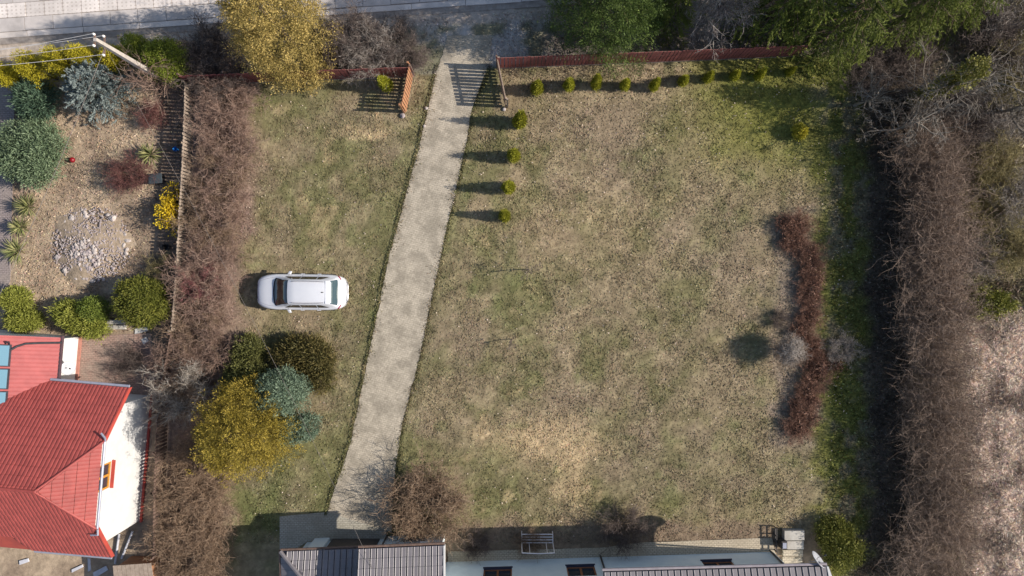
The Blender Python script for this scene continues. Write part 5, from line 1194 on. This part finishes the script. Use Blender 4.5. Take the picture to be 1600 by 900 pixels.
x2, y2 = G(492, 841)[:2]; x3, y3 = G(515, 840)[:2]; wallbox('porch_pillar', x2, y2, x3, y3, .5, 2.62)
bb = MB(); bb.box(G(520, 0)[0], G(594, 0)[0], y1 - .15, y1 + .03 - .12 + .12, .05, 2.25); bb.build('garage_door', M_DKDOOR, HB)
# main block
m0 = G(697, 878); m1 = G(1208, 862); mm = G(941, 871)
def MP(f, z, out=0.0):
    d = (m1 - m0); n_ = np.array([-d[1], d[0], 0]) / np.linalg.norm(d[:2]); q = m0 + d * f + n_ * out; return np.array([q[0], q[1], z])
fx = lambda px: (px - 697) / (1208 - 697)
MZ = 4.45
wins = [(fx(757), fx(800), 1.05, 2.35), (fx(882), fx(925), 1.05, 2.35), (fx(1088), fx(1134), .95, 2.2)]
bb = MB(); cuts = [0] + [c for w in wins for c in w[:2]] + [1]
for i in range(0, len(cuts), 2): bb.poly([MP(cuts[i], 0), MP(cuts[i + 1], 0), MP(cuts[i + 1], MZ), MP(cuts[i], MZ)])
for f0, f1, z0, z1 in wins:
    bb.poly([MP(f0, 0), MP(f1, 0), MP(f1, z0), MP(f0, z0)]); bb.poly([MP(f0, z1), MP(f1, z1), MP(f1, MZ), MP(f0, MZ)])
    for f in (f0, f1): bb.poly([MP(f, z0), MP(f, z0, -.2), MP(f, z1, -.2), MP(f, z1)])
    for z in (z0, z1): bb.poly([MP(f0, z), MP(f1, z), MP(f1, z, -.2), MP(f0, z, -.2)])
bb.poly([MP(0, 0), MP(0, 0, -6), MP(0, MZ, -6), MP(0, MZ)]); bb.poly([MP(1, 0), MP(1, 0, -6), MP(1, MZ, -6), MP(1, MZ)])
bb.build('wall', M_BLUEW, HB)
def mbox(bb, f0, f1, z0, z1, o0, o1):
    bb.hexa([MP(f0, z0, o0), MP(f1, z0, o0), MP(f1, z0, o1), MP(f0, z0, o1), MP(f0, z1, o0), MP(f1, z1, o0), MP(f1, z1, o1), MP(f0, z1, o1)])
for f0, f1, z0, z1 in wins:
    wn_ = bpy.data.objects.new('window', None); COL.objects.link(wn_); wn_.parent = HB; e = .08 / 18; mid_ = (f0 + f1) / 2
    bb = MB()
    for p in ((f0, f0 + e, z0, z1), (f1 - e, f1, z0, z1), (f0 + e, f1 - e, z0, z0 + .09), (f0 + e, f1 - e, z1 - .09, z1), (mid_ - e * .7, mid_ + e * .7, z0 + .09, z1 - .09)): mbox(bb, *p, -.16, -.08)
    bb.build('frame', M_BROWNW, wn_)
    for p in ((f0 + e, mid_ - e * .7), (mid_ + e * .7, f1 - e)):
        bb = MB(); mbox(bb, p[0], p[1], z0 + .09, z1 - .09, -.13, -.11); bb.build('pane', M_GLASS, wn_)
    bb = MB(); mbox(bb, f0 + .0005, f1 - .0005, z0 + .003, z0 + .015, -.16, .0); mbox(bb, f0 - .002, f1 + .002, z0 - .04, z0 + .012, .001, .07); bb.build('sill', plain('navy_sill', (.045, .05, .085), (.035, .04, .065), 3, .4) if 'navy_sill' not in MATS else MATS['navy_sill'], wn_)
r0 = G(943, 893.5, 4.5); r1 = G(1291, 884.5, 4.5); o_, d_, L_ = lin(r0, r1); nn_ = np.array([d_[1], -d_[0], 0])
fM = lambda u, v, o_=o_, d_=d_, nn_=nn_: o_ + d_ * u + nn_ * v + np.array([0, 0, .42 * v])
tiled('main_roof', fM, 0, L_, lambda u: 0, 2.1, .305, .42)
bb = MB(); bb.tube([fM(-.05, -.07) - [0, 0, .05], fM(L_ + .05, -.07) - [0, 0, .05]], .07, 8); bb.build('gutter', plain('mauve_gutter', (.36, .32, .34), (.28, .25, .27), 3, .5), HB)
bb = MB(); bb.poly([fM(0, 0) - [0, 0, .12], fM(L_, 0) - [0, 0, .12], fM(L_, 1.2) - [0, 0, .6], fM(0, 1.2) - [0, 0, .6]]); bb.build('soffit', M_DARKWOOD, HB)
bb = MB(); bb.hexa([fM(L_, 0) - [0, 0, .2], fM(L_ + .08, 0) - [0, 0, .2], fM(L_ + .5, 2.1) - [0, 0, .2], fM(L_ + .02, 2.1) - [0, 0, .2], fM(L_, 0) + [0, 0, .07], fM(L_ + .08, 0) + [0, 0, .07], fM(L_ + .5, 2.1) + [0, 0, .07], fM(L_ + .02, 2.1) + [0, 0, .07]]); bb.build('verge_board', M_WHITE, HB)
# downpipes on the wall
for f in (fx(938), fx(1203)):
    bb = MB(); bb.tube([MP(f, .02, .07), MP(f, 2.4, .07), MP(f, 4.2, .12)], .05, 7); bb.build('downpipe', M_DKDOOR, HB)
dish('pale satellite dish at the right end of grey tiled roof', G(1276, 876, 4.3), .44, math.radians(135), math.radians(68), dish_m)

# railing, meter cabinet, steps by the house corner
rail = thing('low_railing', 'short dark railing beside the concrete steps at house corner', 'railing', (*G(1208, 835)[:2], 0))
a_ = G(1209, 822); c_ = G(1209, 858)
for z in (.2, .4):
    bb = MB(); bb.tube([(a_[0], a_[1], z), (c_[0], c_[1], z)], .03, 6); bb.build('bar', M_DKDOOR, rail)
for f in np.linspace(0, 1, 4):
    q = a_ + (c_ - a_) * f; bb = MB(); bb.tube([(q[0], q[1], -.05), (q[0], q[1], .45)], .035, 6); bb.build('post', M_DKDOOR, rail)
cab = thing('meter_cabinet', 'small dark cabinet between railing and concrete steps', 'cabinet', (*G(1219, 846)[:2], 0)); q = G(1219, 846)
bb = MB(); bb.box(q[0] - .16, q[0] + .16, q[1] - .22, q[1] + .22, 0, .6); o = bb.build('case', M_DKDOOR, cab); add_bevel(o, .02)
bb = MB(); bb.box(q[0] - .1, q[0] + .1, q[1] - .15, q[1] + .15, .6, .63); bb.build('lid', M_GUT, cab)
stp = thing('concrete_steps', 'flight of pale concrete steps beside the yellow green bush', 'steps', (*G(1237, 850)[:2], 0))
for i, (ya, yb) in enumerate(((826, 841), (843, 856), (858, 868), (870, 884))):
    a_ = G(1222, ya); c_ = G(1253, yb); bb = MB(); bb.box(a_[0], c_[0], c_[1], a_[1], -.05, .06 + .09 * (3 - i) ); o = bb.build('step', M_TANPAVE if i > 1 else M_KERB, stp); add_bevel(o, .015)
# white garden frame with slatted seat
fr = thing('metal_bench', 'white metal bench with tall open back before the blue wall', 'bench', (*G(840, 840)[:2], 0))
M_WMET = plain('white_metal', (.74, .70, .70), (.62, .58, .58), 6, .4)
xa, xb = G(815, 842)[0], G(863, 842)[0]; yb = G(840, 843)[1]; yf = G(840, 830)[1]
for x in (xa, xb):
    bb = MB(); bb.tube([(x, yf, 0), (x, yf, .45), (x, yb, .45), (x, yb, 1.9)], .028, 6); bb.build('side_frame', M_WMET, fr)
for f in (0, .33, .66, 1):
    y = yf + (yb - yf) * f; bb = MB(); bb.tube([(xa, y, .47), (xb, y, .47)], .026, 6); bb.build('slat', M_WMET, fr)
bb = MB(); xs2 = np.linspace(xa, xb, 7); bb.tube([(x, yb, 1.88 + .1 * math.sin((x - xa) / (xb - xa) * math.pi)) for x in xs2], .028, 6); bb.build('top_bar', M_WMET, fr)
for f in (.24, .78):
    bb = MB(); bb.tube([(xa + (xb - xa) * f, yb, .47), (xa + (xb - xa) * f, yb, 1.94)], .02, 6); bb.build('upright', M_WMET, fr)

# ------------------------------------------------------------------ grass, leaves, field (uncountable)
M_TUFT = attr_mat('grass_tufts', 3.0, .9, 1.1, 0)
rng = np.random.default_rng(21)
def in_drive(px, py):
    xl = np.interp(py, [p[1] for p in DRV_L], [p[0] for p in DRV_L]); xr = np.interp(py, [p[1] for p in DRV_R], [p[0] for p in DRV_R])
    return (px > xl + 2) & (px < xr - 2) & (py < 835)
def scatter(n, x0, x1, y0, y1):
    px = rng.uniform(x0, x1, n); py = rng.uniform(y0, y1, n); k = ~in_drive(px, py); return px[k], py[k]
def tufts(name, px, py, L, Wd, flat, label, cmul=1.0, cvar=.22, lightp=0.0, mat=M_TUFT):
    P = np.stack([(px - 800) / PXM, (450 - py) / PXM, np.full(len(px), -.03)], 1)
    c = zone_color(P[:, 0], P[:, 1]) * np.exp(rng.normal(0, cvar, (len(P), 1))) * cmul
    c = c * (1 + rng.normal(0, .06, c.shape))
    if lightp: k = rng.random(len(c)) < lightp; c[k] = c[k] * 1.5 + .05
    D = rng.normal(size=(len(P), 3)); D[:, 2] = np.abs(D[:, 2]) * (1 - flat) + .25 * (1 - flat) + .06
    s = rng.uniform(.6, 1.4, len(P)); V, F = leaves(P, D, L * s, Wd * s, rng, .2)
    o = link(name, np_mesh(name, V, F, face_col=np.clip(c, .01, .95)), None, mat); tag(o, label, 'grass', kind='stuff'); return o
px, py = scatter(235000, 360, 1300, 108, 850); k = (px > hedge_x(py) + 60) & ~((px > 437) & (px < 612) & (py > 802)); px, py = px[k], py[k]; tufts('lawn_grass', px, py, .105, .034, .88, 'patchy dry and green lawn grass of the large plot', 1.06, .17, .03)
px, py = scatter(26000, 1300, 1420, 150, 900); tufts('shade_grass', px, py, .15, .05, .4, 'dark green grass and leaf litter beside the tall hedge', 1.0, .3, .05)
px, py = scatter(26000, 0, 300, 130, 520); k = (px < hedge_x(py) - 4) & ~((px < 22)) ; tufts('garden_grass', px[k], py[k], .12, .04, .6, 'dry straw grass of the neighbour garden', 1.08, .15, .02)
px, py = scatter(38000, 1470, 1640, 440, 920); tufts('field_grass', px, py, .32, .026, .7, 'tall pale dry grass of the field', 1.05, .1, .0)
px, py = scatter(16000, 1440, 1640, -20, 480); tufts('scrub_grass', px, py, .3, .05, .3, 'rough brown grass under the scrub bushes', 1.0, .3, .05)
px, py = scatter(14000, 300, 1300, 15, 112); rdl = np.interp(px, [0, 830, 1500], [66, 12, -40]); k = py > rdl + 4; tufts('verge_grass', px[k], py[k], .1, .05, .6, 'sparse roadside grass between road and red fence', 1.0, .3, .05)
n = 15000; py = rng.uniform(100, 805, n); sd_ = rng.random(n) < .5
ex = np.where(sd_, np.interp(py, [p[1] for p in DRV_L], [p[0] for p in DRV_L]), np.interp(py, [p[1] for p in DRV_R], [p[0] for p in DRV_R]))
wv = 1.5 + 7 * np.maximum(fbm(py * .09, np.where(sd_, 3.0, 40.0), 3) - .35, 0) * 2
px = ex + np.where(sd_, 1, -1) * (rng.exponential(1, n) * wv * .6 - 4)
o = tufts('edge_grass', px, py, .09, .032, .7, 'ragged grass creeping over the driveway edges', 1.0, .2, .03); o.location.z = .03
# fallen leaves
n = 5200; px, py = scatter(n, 380, 1330, 110, 840)
wgt = .25 + .75 * np.exp(-((px - 950) / 260) ** 2 - ((py - 200) / 90) ** 2) + .4 * (px > 1220); k = rng.random(len(px)) < wgt; px, py = px[k], py[k]
P = np.stack([(px - 800) / PXM, (450 - py) / PXM, rng.uniform(.02, .05, len(px))], 1); D = rng.normal(size=P.shape); D[:, 2] *= .2
V, F = leaves(P, D, rng.uniform(.05, .11, len(P)), rng.uniform(.04, .075, len(P)), rng, .1)
col = np.array([.50, .41, .34]) * rng.uniform(.7, 1.35, (len(P), 1)); o = link('fallen_leaves', np_mesh('fallen_leaves', V, F, face_col=col), None, M_TUFT); tag(o, 'pale fallen leaves scattered over the lawn', 'leaves', kind='stuff')
